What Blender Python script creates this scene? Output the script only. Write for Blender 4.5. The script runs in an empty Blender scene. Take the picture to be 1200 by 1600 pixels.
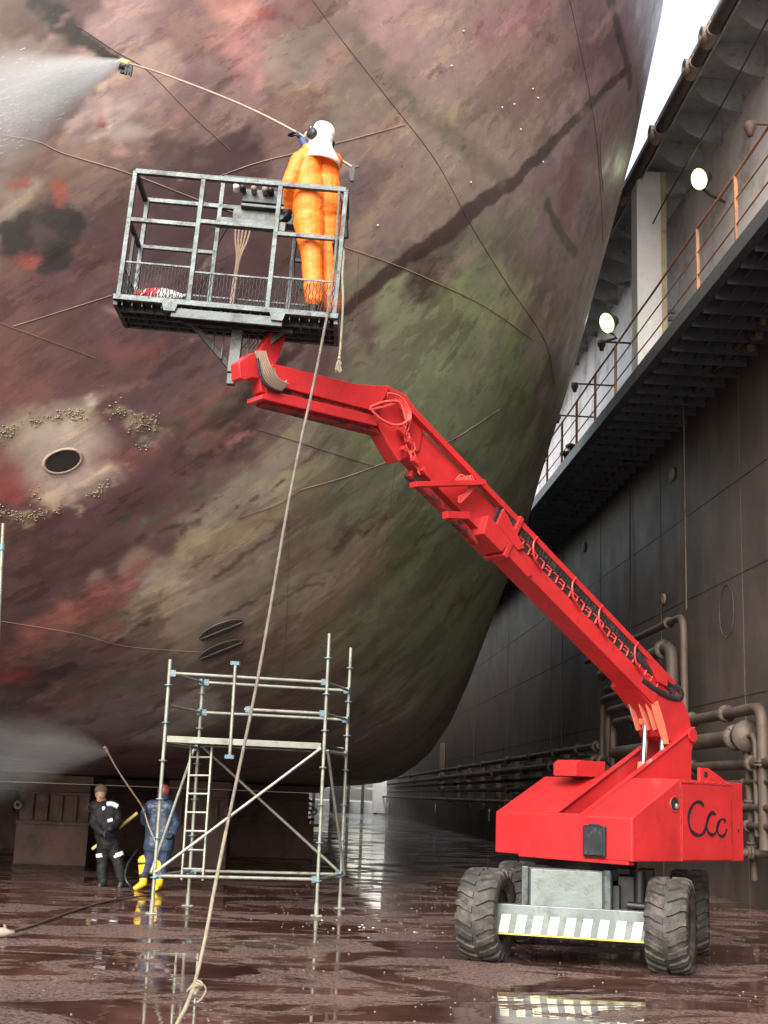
import bpy, bmesh, math, random
import numpy as np
from mathutils import Vector, Matrix, noise
from mathutils.bvhtree import BVHTree
random.seed(7)
sc = bpy.context.scene
COL = sc.collection
R = math.radians

# ------------------------------------------------------------------ camera model
F = 2000.0; TH = R(12.5); RHO = R(2.2); PSI = R(3.07); EYE = Vector((0, 0, 1.6))
fw = Vector((math.sin(PSI)*math.cos(TH), math.cos(PSI)*math.cos(TH), math.sin(TH)))
r0 = Vector((math.cos(PSI), -math.sin(PSI), 0)); u0 = r0.cross(fw)
rt = math.cos(RHO)*r0 + math.sin(RHO)*u0; up = math.cos(RHO)*u0 - math.sin(RHO)*r0
def ray(px, py): return fw + rt*((px-600)/F) + up*((800-py)/F)
def axis(px, py, i, v):                     # the point where a sight line meets x, y or z = v
    d = ray(px, py); return EYE + d*((v-EYE[i])/d[i])
def at(px, py, y): return axis(px, py, 1, y)
def plane(px, py, P, n):
    d = ray(px, py); return EYE + d*((Vector(P)-EYE).dot(n)/d.dot(n))
cam = bpy.data.objects.new('camera', bpy.data.cameras.new('camera')); COL.objects.link(cam)
cam.data.sensor_fit = 'VERTICAL'; cam.data.sensor_height = 36; cam.data.lens = 36*F/1600
cam.data.clip_end = 2000; cam.data.clip_start = .1
m3 = Matrix((rt, up, -fw)).transposed(); cam.matrix_world = Matrix.Translation(EYE) @ m3.to_4x4()
sc.camera = cam

# ------------------------------------------------------------------ materials
def new_mat(name):
    m = bpy.data.materials.new(name); m.use_nodes = True
    nt = m.node_tree; return m, nt, nt.nodes['Principled BSDF']
def N(nt, t, **k):
    n = nt.nodes.new(t)
    for a, v in k.items():
        if a in n.inputs: n.inputs[a].default_value = v
        else: setattr(n, a, v)
    return n
def ramp(nt, src, stops):
    r = N(nt, 'ShaderNodeValToRGB'); e = r.color_ramp.elements
    while len(e) < len(stops): e.new(.5)
    for k, (p, c) in enumerate(stops):
        e[k].position = p; e[k].color = (*c, 1) if len(c) == 3 else c
    nt.links.new(src, r.inputs[0]); return r.outputs[0]
def g3(v): return (v, v, v)
def mat(name, col, rough=.6, metal=0., wear=None, wscale=6, wamt=(.55, .68), vary=.25, vscale=3, bump=.15, bscale=40, spec=.5, stretch=(1, 1, 1), coat=0, streak=None):
    m, nt, b = new_mat(name); L = nt.links
    tc = N(nt, 'ShaderNodeTexCoord'); mp = N(nt, 'ShaderNodeMapping'); mp.inputs['Scale'].default_value = stretch
    L.new(tc.outputs['Object'], mp.inputs[0])
    n1 = N(nt, 'ShaderNodeTexNoise', Scale=vscale, Detail=6, Roughness=.6); L.new(mp.outputs[0], n1.inputs['Vector'])
    lo = tuple(c*(1-vary) for c in col); hi = tuple(min(1, c*(1+vary)) for c in col)
    c = ramp(nt, n1.outputs[0], [(.3, lo), (.7, hi)])
    if streak:
        mp2 = N(nt, 'ShaderNodeMapping'); mp2.inputs['Scale'].default_value = streak[2]
        L.new(tc.outputs['Object'], mp2.inputs[0])
        n3 = N(nt, 'ShaderNodeTexNoise', Scale=1, Detail=5, Roughness=.65); L.new(mp2.outputs[0], n3.inputs['Vector'])
        f = ramp(nt, n3.outputs[0], [(streak[1][0], g3(0)), (streak[1][1], g3(1))])
        mx = N(nt, 'ShaderNodeMixRGB'); L.new(f, mx.inputs[0]); L.new(c, mx.inputs[1]); mx.inputs[2].default_value = (*streak[0], 1); c = mx.outputs[0]
    if wear:
        n2 = N(nt, 'ShaderNodeTexNoise', Scale=wscale, Detail=8, Roughness=.7); L.new(mp.outputs[0], n2.inputs['Vector'])
        f = ramp(nt, n2.outputs[0], [(wamt[0], g3(0)), (wamt[1], g3(1))])
        mx = N(nt, 'ShaderNodeMixRGB'); L.new(f, mx.inputs[0]); L.new(c, mx.inputs[1]); mx.inputs[2].default_value = (*wear, 1); c = mx.outputs[0]
    L.new(c, b.inputs['Base Color'])
    nr = N(nt, 'ShaderNodeTexNoise', Scale=vscale*2.7, Detail=4); L.new(mp.outputs[0], nr.inputs['Vector'])
    mr = N(nt, 'ShaderNodeMapRange'); L.new(nr.outputs[0], mr.inputs[0]); mr.inputs[3].default_value = max(.02, rough-.15); mr.inputs[4].default_value = min(1, rough+.15)
    L.new(mr.outputs[0], b.inputs['Roughness'])
    b.inputs['Metallic'].default_value = metal; b.inputs['Specular IOR Level'].default_value = spec; b.inputs['Coat Weight'].default_value = coat
    if bump:
        nb = N(nt, 'ShaderNodeTexNoise', Scale=bscale, Detail=4); L.new(mp.outputs[0], nb.inputs['Vector'])
        bp = N(nt, 'ShaderNodeBump', Strength=bump, Distance=.02); L.new(nb.outputs[0], bp.inputs['Height']); L.new(bp.outputs[0], b.inputs['Normal'])
    return m
def emit(name, col, s):
    m, nt, b = new_mat(name); b.inputs['Emission Color'].default_value = (*col, 1); b.inputs['Emission Strength'].default_value = s
    b.inputs['Base Color'].default_value = (*col, 1); return m
M = {}
M['red'] = mat('red_paint', (.43, .021, .024), .36, wear=(.20, .018, .018), wscale=6, wamt=(.58, .72), vary=.16, vscale=2, bump=.12, bscale=25, streak=((.30, .02, .02), (.62, .85), (1.5, 1.5, .6)), coat=.25)
M['red_dark'] = mat('greasy_red', (.35, .02, .018), .5, wear=(.03, .02, .02), wscale=7, wamt=(.45, .6))
M['black'] = mat('black_paint', (.012, .013, .016), .5, wear=(.08, .07, .065), wscale=12, wamt=(.62, .72))
M['logo'] = mat('logo_paint', (.015, .01, .014), .5, vary=.1, bump=0)
M['chain'] = mat('cable_chain_plastic', (.018, .018, .02), .55, vary=.3, wear=(.1, .06, .05), wscale=20)
M['steel'] = mat('worn_grey_steel', (.075, .088, .092), .42, .45, wear=(.03, .03, .03), wscale=9, wamt=(.5, .62), vary=.3, vscale=5)
M['console'] = mat('console_grey', (.085, .10, .10), .5, .2, wear=(.04,.04,.04), wscale=9, wamt=(.5,.65))
M['deck'] = mat('dark_deck_steel', (.035, .04, .046), .5, .3, wear=(.12, .12, .12), wscale=14, wamt=(.58, .7))
M['silver'] = mat('silver_paint', (.155, .185, .18), .38, .25, wear=(.085, .10, .095), wscale=5, wamt=(.5, .7), vary=.2)
M['galv'] = mat('galvanised_tube', (.30, .32, .27), .4, .35, wear=(.20, .15, .11), wscale=5, wamt=(.5, .68), vary=.2, vscale=4)
M['bluegalv'] = mat('blue_stained_coupler', (.15, .24, .30), .5, .4, wear=(.2, .16, .12), wscale=20)
M['chrome'] = mat('cylinder_rod', (.8, .82, .85), .12, 1, vary=.05, bump=0)
M['salmon'] = mat('faded_red_cylinder', (.62, .16, .10), .5, wear=(.5, .35, .2), wscale=10)
M['rubber'] = mat('muddy_tyre_rubber', (.032, .030, .028), .7, wear=(.11, .09, .072), wscale=7, wamt=(.47, .68), vary=.35, bump=.4)
M['rim'] = mat('wheel_rim', (.05, .05, .055), .5, .4)
M['hazard'] = mat('hazard_stripe', (.72, .73, .55), .5, vary=.08, wear=(.62, .6, .15), wscale=8, wamt=(.56, .7))
M['yellow_edge'] = mat('yellow_paint', (.5, .42, .06), .5)
M['hose'] = mat('black_hose', (.02, .022, .03), .4)
M['redhose'] = mat('paint_sprayed_hose', (.65, .07, .06), .5, wear=(.3, .15, .12), wscale=20)
M['tanhose'] = mat('tan_hose', (.24, .165, .12), .6)
M['rope'] = mat('weathered_rope', (.18, .155, .13), .85, bump=.8, bscale=160, vary=.3, vscale=12)
M['paler'] = mat('pale_frayed_rope', (.28, .25, .18), .9, bump=.8, bscale=160, vary=.25, vscale=12)
M['ropeW'] = mat('white_rope', (.75, .74, .7), .8, bump=.5, bscale=120)
M['ropeR'] = mat('red_rope', (.6, .05, .04), .8, bump=.5, bscale=120)
M['orange'] = mat('orange_coverall_cloth', (.86, .185, .014), .6, vary=.12, vscale=4, bump=.3, bscale=60, wear=(.5, .16, .04), wscale=4, wamt=(.62, .85))
M['white'] = mat('white_hood_cloth', (.86, .85, .80), .75, vary=.05, bump=.2, bscale=60)
M['skin'] = mat('skin', (.45, .25, .17), .5, vary=.1, bump=.05)
M['darkglove'] = mat('dark_glove', (.015, .02, .03), .6)
M['bluecuff'] = mat('blue_cuff', (.03, .06, .16), .6)
M['bluejacket'] = mat('blue_rain_jacket', (.030, .048, .085), .45, vary=.25, vscale=5, bump=.2, bscale=20, wear=(.045, .065, .09), wscale=6)
M['navy'] = mat('navy_trousers', (.022, .03, .07), .6, vary=.25)
M['boots'] = mat('yellow_rubber', (.80, .50, .02), .3, vary=.08, bump=0)
M['blackcloth'] = mat('black_coverall_cloth', (.006, .007, .009), .7, vary=.3)
M['reflect'] = mat('reflective_band', (.9, .92, .92), .3, vary=.04, bump=0)
M['redhat'] = mat('red_cap', (.22, .045, .04), .4, vary=.1, bump=0)
M['hair'] = mat('grey_brown_hair', (.16, .12, .08), .8, bump=.6, bscale=90)
M['yellowpole'] = mat('yellow_pole', (.62, .52, .18), .5)
M['lance'] = mat('lance_steel', (.36, .28, .22), .4, .4, vary=.15, vscale=8)
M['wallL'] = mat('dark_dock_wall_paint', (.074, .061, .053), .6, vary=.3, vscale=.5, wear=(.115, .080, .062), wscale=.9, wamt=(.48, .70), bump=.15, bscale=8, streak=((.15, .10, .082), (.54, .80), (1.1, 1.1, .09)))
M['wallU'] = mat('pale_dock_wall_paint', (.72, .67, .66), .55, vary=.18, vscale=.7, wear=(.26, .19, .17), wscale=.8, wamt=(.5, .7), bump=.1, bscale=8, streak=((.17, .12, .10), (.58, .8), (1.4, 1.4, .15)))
M['seam'] = mat('weld_seam_steel', (.07, .06, .055), .6, vary=.3)
M['girder'] = mat('dark_blue_steel', (.055, .064, .082), .55, wear=(.075, .055, .045), wscale=3, wamt=(.55, .7))
M['edge'] = mat('gallery_edge_steel', (.085, .09, .095), .5, .2, wear=(.05, .04, .035), wscale=3)
M['rustrail'] = mat('rusty_handrail', (.22, .12, .075), .7, wear=(.40, .17, .07), wscale=2, wamt=(.45, .6))
M['greyribs'] = mat('grey_rib_paint', (.30, .31, .31), .6, wear=(.13, .11, .1), wscale=3)
M['pipe'] = mat('grimy_pipe', (.066, .045, .034), .6, vary=.45, vscale=2, wear=(.07, .05, .04), wscale=4, wamt=(.48, .65), bump=.2)
M['pipeL'] = mat('pale_grimy_pipe', (.088, .064, .049), .6, vary=.4, vscale=2, wear=(.065, .035, .022), wscale=4, wamt=(.5, .65), bump=.2)
M['pad'] = mat('pad_eye_steel', (.24, .19, .16), .7)
M['whitecol'] = mat('white_column_paint', (.86, .86, .86), .5, vary=.06, wear=(.45, .44, .45), wscale=2, wamt=(.6, .8), streak=((.38, .36, .36), (.6, .8), (7, 7, .35)))
M['cream'] = mat('cream_paint', (.52, .47, .30), .5, wear=(.3, .25, .15), wscale=3)
M['lamphouse'] = mat('lamp_housing', (.12, .13, .10), .5)
M['lens'] = emit('lit_lamp_glass', (.74, 1, .34), 1.3)
M['rustlamp'] = mat('rusty_lamp', (.06, .03, .025), .7)
M['block'] = mat('keel_block_brown', (.125, .068, .055), .65, vary=.3, vscale=1.5, wear=(.06, .035, .03), wscale=2, wamt=(.48, .65), streak=((.20, .13, .10), (.6, .8), (2, 2, .4)))
M['blockcap'] = mat('timber_cap', (.20, .13, .085), .8, bump=.4)
M['grate'] = mat('grating_black', (.012, .011, .01), .6)
M['hole'] = mat('opening_dark', (.01, .008, .007), .8, bump=0)
M['ring'] = mat('opening_ring', (.28, .21, .17), .7, bump=.4)
M['barn'] = mat('barnacles', (.25, .21, .15), .9, bump=.5)
M['seamhull'] = mat('hull_weld', (.13, .09, .075), .7, vary=.4, vscale=2)
M['seamhullL'] = mat('hull_weld_pale', (.22, .155, .125), .7, vary=.4, vscale=2)
M['gate'] = mat('far_gate_paint', (.82, .86, .84), .6, vary=.2, vscale=.5)
M['gatedark'] = mat('far_gate_dark', (.10, .10, .09), .7)
M['anode'] = mat('white_speck_paint', (.5, .48, .43), .6, bump=0)
M['boxgrey'] = mat('grey_block_under_lift', (.16, .17, .17), .6)

# ------------------------------------------------------------------ mesh builder
class MB:
    def __init__(s): s.v = []; s.f = []; s.m = []; s.sm = []
    def add(s, vs, fs, mi=0, smooth=False):
        o = len(s.v); s.v += [tuple(v) for v in vs]
        for f in fs: s.f.append(tuple(i+o for i in f)); s.m.append(mi); s.sm.append(smooth)
        return s
    def box(s, c, d, ax=None, mi=0):            # centre, full sizes, optional 3 axes
        c = Vector(c); A = [Vector(a) for a in ax] if ax else [Vector((1,0,0)), Vector((0,1,0)), Vector((0,0,1))]
        vs = [c + A[0]*(i*d[0]/2) + A[1]*(j*d[1]/2) + A[2]*(k*d[2]/2) for i in (-1,1) for j in (-1,1) for k in (-1,1)]
        return s.add(vs, [(0,1,3,2),(4,6,7,5),(0,4,5,1),(2,3,7,6),(0,2,6,4),(1,5,7,3)], mi)
    def bar(s, a, b, w, h, upv=(0,0,1), mi=0):  # rectangular bar from a to b
        a = Vector(a); b = Vector(b); x = (b-a); l = x.length; x.normalize(); u = Vector(upv)
        y = u.cross(x)
        if y.length < 1e-4: y = Vector((1,0,0)).cross(x)
        y.normalize(); z = x.cross(y)
        return s.box((a+b)/2, (l, w, h), (x, y, z), mi)
    def tube(s, pts, r, n=8, mi=0, cap=True):
        pts = [Vector(p) for p in pts]; rs = r if isinstance(r, (list, tuple)) else [r]*len(pts)
        vs = []; fs = []; prev = None
        for i, p in enumerate(pts):
            t = (pts[min(i+1, len(pts)-1)] - pts[max(i-1, 0)])
            t = t.normalized() if t.length > 1e-9 else Vector((0,0,1))
            if prev is None:
                a = Vector((0,0,1)) if abs(t.z) < .9 else Vector((1,0,0)); x = a.cross(t).normalized()
            else:
                x = prev - t*prev.dot(t); x = x.normalized() if x.length > 1e-6 else prev
            prev = x; y = t.cross(x)
            for k in range(n): vs.append(p + (x*math.cos(2*math.pi*k/n) + y*math.sin(2*math.pi*k/n))*rs[i])
        for i in range(len(pts)-1):
            for k in range(n): fs.append((i*n+k, i*n+(k+1)%n, (i+1)*n+(k+1)%n, (i+1)*n+k))
        s.add(vs, fs, mi, True)
        if cap: s.add(vs[:n], [tuple(range(n))[::-1]], mi); s.add(vs[-n:], [tuple(range(n))], mi)
        return s
    def cyl(s, a, b, r, n=16, mi=0): return s.tube([a, b], r, n, mi)
    def prism(s, poly, ext, mi=0):              # 3-D polygon extruded by a vector
        n = len(poly); e = Vector(ext); P = [Vector(p) for p in poly]
        vs = P + [p+e for p in P]
        fs = [tuple(range(n))[::-1], tuple(range(n, 2*n))] + [(i, (i+1)%n, n+(i+1)%n, n+i) for i in range(n)]
        return s.add(vs, fs, mi)
    def lathe(s, c, ax, prof, n=32, mi=0, smooth=True):   # prof: (along, radius)
        c = Vector(c); ax = Vector(ax).normalized(); a = Vector((0,0,1)) if abs(ax.z) < .9 else Vector((1,0,0))
        x = a.cross(ax).normalized(); y = ax.cross(x); vs = []; fs = []; m = len(prof)
        for h, r in prof:
            for k in range(n): vs.append(c + ax*h + (x*math.cos(2*math.pi*k/n) + y*math.sin(2*math.pi*k/n))*r)
        for i in range(m-1):
            for k in range(n): fs.append((i*n+k, i*n+(k+1)%n, (i+1)*n+(k+1)%n, (i+1)*n+k))
        return s.add(vs, fs, mi, smooth)
    def ball(s, c, r, mi=0, n=10, ax=None):
        c = Vector(c); rr = r if isinstance(r, (tuple, list)) else (r, r, r); A = ax or (Vector((1,0,0)), Vector((0,1,0)), Vector((0,0,1)))
        vs = []; fs = []
        for i in range(n+1):
            th = math.pi*i/n
            for k in range(2*n):
                ph = math.pi*k/n
                vs.append(c + A[0]*(rr[0]*math.sin(th)*math.cos(ph)) + A[1]*(rr[1]*math.sin(th)*math.sin(ph)) + A[2]*(rr[2]*math.cos(th)))
        for i in range(n):
            for k in range(2*n): fs.append((i*2*n+k, (i+1)*2*n+k, (i+1)*2*n+(k+1)%(2*n), i*2*n+(k+1)%(2*n)))
        return s.add(vs, fs, mi, True)
    def build(s, name, mats, parent=None, label=None, cat=None, group=None, kind=None, bevel=0, origin=None):
        me = bpy.data.meshes.new(name)
        V = s.v
        if origin is not None and parent is None: o = Vector(origin); V = [tuple(Vector(v)-o) for v in V]
        me.from_pydata(V, [], s.f)
        mats = mats if isinstance(mats, list) else [mats]
        for m in mats: me.materials.append(M[m] if isinstance(m, str) else m)
        me.polygons.foreach_set('material_index', s.m); me.polygons.foreach_set('use_smooth', s.sm)
        bm = bmesh.new(); bm.from_mesh(me); bmesh.ops.recalc_face_normals(bm, faces=bm.faces); bm.to_mesh(me); bm.free()
        me.update()
        ob = bpy.data.objects.new(name, me); COL.objects.link(ob)
        if parent is not None:
            ob.parent = parent
            wm = Matrix.Identity(4); q = parent
            chain = []
            while q is not None: chain.append(q); q = q.parent
            for q in reversed(chain): wm = wm @ q.matrix_parent_inverse @ q.matrix_basis
            ob.matrix_parent_inverse = wm.inverted()
        elif origin is not None: ob.location = origin
        if bevel:
            b = ob.modifiers.new('bevel', 'BEVEL'); b.width = bevel; b.segments = 2; b.limit_method = 'ANGLE'
        tag(ob, label, cat, group, kind); return ob
def tag(o, label=None, cat=None, group=None, kind=None):
    if label: o['label'] = label
    if cat: o['category'] = cat
    if group: o['group'] = group
    if kind: o['kind'] = kind
def thing(name, label, cat, loc=(0,0,0), group=None):
    o = bpy.data.objects.new(name, None); COL.objects.link(o); o.location = loc; o.empty_display_size = .2
    tag(o, label, cat, group); return o
def curve(pts, k=6):                             # Catmull-Rom through points
    P = [Vector(p) for p in pts]; P = [P[0]*2-P[1]] + P + [P[-1]*2-P[-2]]; out = []
    for i in range(1, len(P)-2):
        a, b, c, d = P[i-1:i+3]
        for j in range(k):
            t = j/k; out.append(.5*((2*b) + (c-a)*t + (2*a-5*b+4*c-d)*t*t + (3*b-a-3*c+d)*t**3))
    out.append(P[-2]); return out

# ------------------------------------------------------------------ floor
mf, nt, b = new_mat('wet_dock_floor'); L = nt.links
tc = N(nt, 'ShaderNodeTexCoord')
def nz(scale, det=6, ro=.6, st=(1,1,1), dist=0):
    mp = N(nt, 'ShaderNodeMapping'); mp.inputs['Scale'].default_value = st; L.new(tc.outputs['Object'], mp.inputs[0])
    n = N(nt, 'ShaderNodeTexNoise', Scale=scale, Detail=det, Roughness=ro, Distortion=dist); L.new(mp.outputs[0], n.inputs['Vector']); return n.outputs[0]
base = ramp(nt, nz(.7, 8, .65), [(.28, (.026, .011, .010)), (.5, (.066, .030, .026)), (.70, (.15, .075, .064))])
grit = ramp(nt, nz(.8, 9, .70, (.62, 1.1, 1), .8), [(.50, g3(0)), (.54, g3(1))])
grn = ramp(nt, nz(22, 5, .8), [(.42, g3(.1)), (.62, g3(1))])
gm = N(nt, 'ShaderNodeMath', operation='MULTIPLY'); L.new(grit, gm.inputs[0]); L.new(grn, gm.inputs[1])
gc = ramp(nt, nz(28, 3, .6), [(.3, (.11, .066, .056)), (.55, (.23, .15, .128)), (.75, (.38, .29, .26))])
mx = N(nt, 'ShaderNodeMixRGB'); L.new(gm.outputs[0], mx.inputs[0]); L.new(base, mx.inputs[1]); L.new(gc, mx.inputs[2])
spk = ramp(nt, nz(34, 2, .5), [(.765, g3(0)), (.78, g3(1))]); spz = ramp(nt, nz(.9, 3), [(.5, g3(0)), (.62, g3(1))])
sm_ = N(nt, 'ShaderNodeMath', operation='MULTIPLY'); L.new(spk, sm_.inputs[0]); L.new(spz, sm_.inputs[1])
mx2 = N(nt, 'ShaderNodeMixRGB'); L.new(sm_.outputs[0], mx2.inputs[0]); L.new(mx.outputs[0], mx2.inputs[1]); mx2.inputs[2].default_value = (.55, .52, .48, 1)
L.new(mx2.outputs[0], b.inputs['Base Color'])
wet = ramp(nt, nz(1.0, 8, .66, (.6, 1.2, 1), .8), [(.50, g3(.02)), (.58, g3(.10)), (.72, g3(.30))])
mr = N(nt, 'ShaderNodeMixRGB'); L.new(gm.outputs[0], mr.inputs[0]); L.new(wet, mr.inputs[1]); mr.inputs[2].default_value = (.75, .75, .75, 1)
L.new(mr.outputs[0], b.inputs['Roughness']); b.inputs['Specular IOR Level'].default_value = .85
wav = nz(2.2, 3, .5, (.35, 1.6, 1)); hb = N(nt, 'ShaderNodeBump', Strength=.10, Distance=.02); L.new(wav, hb.inputs['Height'])
ga = N(nt, 'ShaderNodeMath', operation='MULTIPLY'); L.new(gm.outputs[0], ga.inputs[0]); L.new(nz(40, 3), ga.inputs[1])
hb2 = N(nt, 'ShaderNodeBump', Strength=.9, Distance=.02); L.new(ga.outputs[0], hb2.inputs['Height']); L.new(hb.outputs[0], hb2.inputs['Normal']); L.new(hb2.outputs[0], b.inputs['Normal'])
MB().add([(-60,-30,0),(60,-30,0),(60,400,0),(-60,400,0)], [(0,1,2,3)]).build('floor', mf, kind='structure')

# ------------------------------------------------------------------ ship hull
XC, NE = -8.0, 2.5
SZ = [(1.78,.6),(1.82,1.3),(1.9,1.8),(2.05,2.2),(2.3,2.55),(2.6,2.85),(3.2,3.2),(4,3.5),(5,3.8),(6,4.1),(7,4.4),(8,4.6),(10,5.08),(12,5.48),(14,5.88),(16,6.15),(18,6.25)]
def S(z): return float(np.interp(z, [a for a, _ in SZ], [q for _, q in SZ]))
def Y0(z): return 23-12.5*(1-math.exp(-(max(z-1.78, 0)/5.5)**.62))
def YC(z): return 31-.5*(z-2)
ZT = 17.0; NU, NV, NS = 640, 640, 40
zs = [1.78 + (ZT-1.78)*(i/(NV-1))**1.6 for i in range(NV)]
hv = []; 
for z in zs:
    B = S(z)-XC; y0 = Y0(z); yc = YC(z); LL = yc-y0
    for k in range(NU):
        t = -math.pi/2*.75 + (math.pi/2*1.75)*k/(NU-1); s_, c_ = math.sin(t), math.cos(t)
        hv.append((XC + B*math.copysign(abs(s_)**(2/NE), s_), yc-LL*max(c_, 0)**(2/NE), z))
hf = [(i*NU+k, i*NU+k+1, (i+1)*NU+k+1, (i+1)*NU+k) for i in range(NV-1) for k in range(NU-1)]
bvh = BVHTree.FromPolygons([Vector(v) for v in hv], hf)
def hullpt(px, py, off=0.):
    h = bvh.ray_cast(EYE, ray(px, py).normalized())
    if h[0] is None: return None
    n = h[1]; n = n if n.dot(ray(px, py)) < 0 else -n
    return h[0] + n*off
def hulln(px, py):
    h = bvh.ray_cast(EYE, ray(px, py).normalized()); n = h[1]; return n if n.dot(ray(px, py)) < 0 else -n
ship = thing('ship', 'huge weathered ship hull, rust brown, pink and algae green, resting on blocks', 'ship', (XC, 30, 1.78))
# paint patches: colour spots anchored on the plating, blended and made ragged by noise
PC = [ # px, py, spread, (r,g,b) sRGB-ish 0..255 as seen on the hull, light and mist left in
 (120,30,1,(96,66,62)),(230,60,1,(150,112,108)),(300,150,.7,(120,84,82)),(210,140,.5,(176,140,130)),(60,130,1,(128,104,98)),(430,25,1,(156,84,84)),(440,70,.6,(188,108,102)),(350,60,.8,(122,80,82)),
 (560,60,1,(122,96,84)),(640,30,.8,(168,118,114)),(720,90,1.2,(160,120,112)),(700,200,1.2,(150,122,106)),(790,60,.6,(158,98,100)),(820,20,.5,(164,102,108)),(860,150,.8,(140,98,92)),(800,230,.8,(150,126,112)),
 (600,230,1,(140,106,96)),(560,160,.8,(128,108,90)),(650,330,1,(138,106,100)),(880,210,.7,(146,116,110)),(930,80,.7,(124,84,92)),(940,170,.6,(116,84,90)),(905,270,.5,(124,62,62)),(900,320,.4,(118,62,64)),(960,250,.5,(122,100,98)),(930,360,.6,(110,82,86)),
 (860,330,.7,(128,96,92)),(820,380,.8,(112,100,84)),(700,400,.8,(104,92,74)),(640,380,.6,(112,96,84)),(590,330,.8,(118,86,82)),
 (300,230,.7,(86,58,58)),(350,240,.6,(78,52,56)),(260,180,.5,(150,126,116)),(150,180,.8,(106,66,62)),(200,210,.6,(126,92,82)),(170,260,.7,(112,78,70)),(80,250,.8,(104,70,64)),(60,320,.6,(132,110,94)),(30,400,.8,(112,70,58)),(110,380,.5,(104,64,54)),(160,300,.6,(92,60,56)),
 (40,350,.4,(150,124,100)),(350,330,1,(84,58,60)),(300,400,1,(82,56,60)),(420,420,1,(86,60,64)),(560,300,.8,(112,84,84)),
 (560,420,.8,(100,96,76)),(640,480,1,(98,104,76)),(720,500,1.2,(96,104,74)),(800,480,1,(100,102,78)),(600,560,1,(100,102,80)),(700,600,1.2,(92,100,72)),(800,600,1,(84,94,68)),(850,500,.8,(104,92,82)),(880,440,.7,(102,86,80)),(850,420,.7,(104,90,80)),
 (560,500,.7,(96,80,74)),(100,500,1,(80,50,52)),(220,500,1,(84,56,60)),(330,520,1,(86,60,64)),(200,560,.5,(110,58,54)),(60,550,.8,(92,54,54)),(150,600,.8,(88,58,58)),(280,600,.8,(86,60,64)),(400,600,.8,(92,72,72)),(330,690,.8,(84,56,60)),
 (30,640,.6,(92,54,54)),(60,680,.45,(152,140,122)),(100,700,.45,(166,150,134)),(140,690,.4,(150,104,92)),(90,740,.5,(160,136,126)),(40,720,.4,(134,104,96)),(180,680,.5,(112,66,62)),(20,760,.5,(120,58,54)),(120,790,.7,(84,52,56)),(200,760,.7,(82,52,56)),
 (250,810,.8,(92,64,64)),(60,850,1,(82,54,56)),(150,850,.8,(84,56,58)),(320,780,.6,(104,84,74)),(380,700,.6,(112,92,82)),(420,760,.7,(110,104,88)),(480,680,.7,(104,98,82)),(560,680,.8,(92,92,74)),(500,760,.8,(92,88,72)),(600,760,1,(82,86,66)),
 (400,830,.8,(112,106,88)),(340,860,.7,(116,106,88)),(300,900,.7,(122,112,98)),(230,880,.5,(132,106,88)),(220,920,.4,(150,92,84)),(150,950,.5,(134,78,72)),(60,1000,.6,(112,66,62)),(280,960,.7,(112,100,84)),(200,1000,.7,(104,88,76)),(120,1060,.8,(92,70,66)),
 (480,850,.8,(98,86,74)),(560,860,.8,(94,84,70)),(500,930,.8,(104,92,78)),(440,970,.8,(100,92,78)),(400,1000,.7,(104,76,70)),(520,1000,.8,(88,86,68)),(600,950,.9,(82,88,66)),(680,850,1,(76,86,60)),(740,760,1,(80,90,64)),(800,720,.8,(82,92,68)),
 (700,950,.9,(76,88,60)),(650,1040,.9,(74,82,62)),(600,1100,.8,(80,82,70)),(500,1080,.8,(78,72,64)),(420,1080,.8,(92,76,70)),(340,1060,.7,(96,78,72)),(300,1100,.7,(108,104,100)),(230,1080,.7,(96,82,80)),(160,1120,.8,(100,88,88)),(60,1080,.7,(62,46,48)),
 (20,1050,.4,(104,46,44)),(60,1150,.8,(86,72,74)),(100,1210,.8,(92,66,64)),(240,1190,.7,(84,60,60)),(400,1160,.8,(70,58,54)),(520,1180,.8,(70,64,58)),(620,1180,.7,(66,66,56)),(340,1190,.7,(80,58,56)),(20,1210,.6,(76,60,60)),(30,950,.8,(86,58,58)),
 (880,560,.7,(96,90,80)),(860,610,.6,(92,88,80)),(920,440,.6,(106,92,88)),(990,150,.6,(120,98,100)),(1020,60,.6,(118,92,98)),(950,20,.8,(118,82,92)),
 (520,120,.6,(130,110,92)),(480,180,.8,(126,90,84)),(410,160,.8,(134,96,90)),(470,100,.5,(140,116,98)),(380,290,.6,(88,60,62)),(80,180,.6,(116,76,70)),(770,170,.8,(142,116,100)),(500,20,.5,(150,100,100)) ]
def lin(c): return np.array([((x/255+.055)/1.055)**2.4 for x in c])
HV = np.array(hv)
rng = np.random.RandomState(3)
def vnoise(P, scale, seed):                      # numpy value noise
    Q = P*scale; i = np.floor(Q).astype(np.int64); f = Q-i; f = f*f*(3-2*f); out = 0
    def h(a):
        n = (a[:,0]*73856093) ^ (a[:,1]*19349663) ^ (a[:,2]*83492791) ^ (seed*2654435761 & 0xffffffff)
        n = (n ^ (n >> 13))*1274126177 & 0x7fffffff; n = (n ^ (n >> 15))*2246822519 & 0x7fffffff
        return (n & 0xffffff)/float(0xffffff)
    for dx in (0,1):
        for dy in (0,1):
            for dz in (0,1):
                w = (f[:,0] if dx else 1-f[:,0])*(f[:,1] if dy else 1-f[:,1])*(f[:,2] if dz else 1-f[:,2])
                out = out + w*h(i+np.array([dx,dy,dz]))
    return out
def fbm(P, scale, seed, o=4, g=.55):
    a = 1; s = 0; t = 0
    for k in range(o): s = s + a*vnoise(P, scale*2**k, seed+k*17); t += a; a *= g
    return s/t-.5
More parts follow.
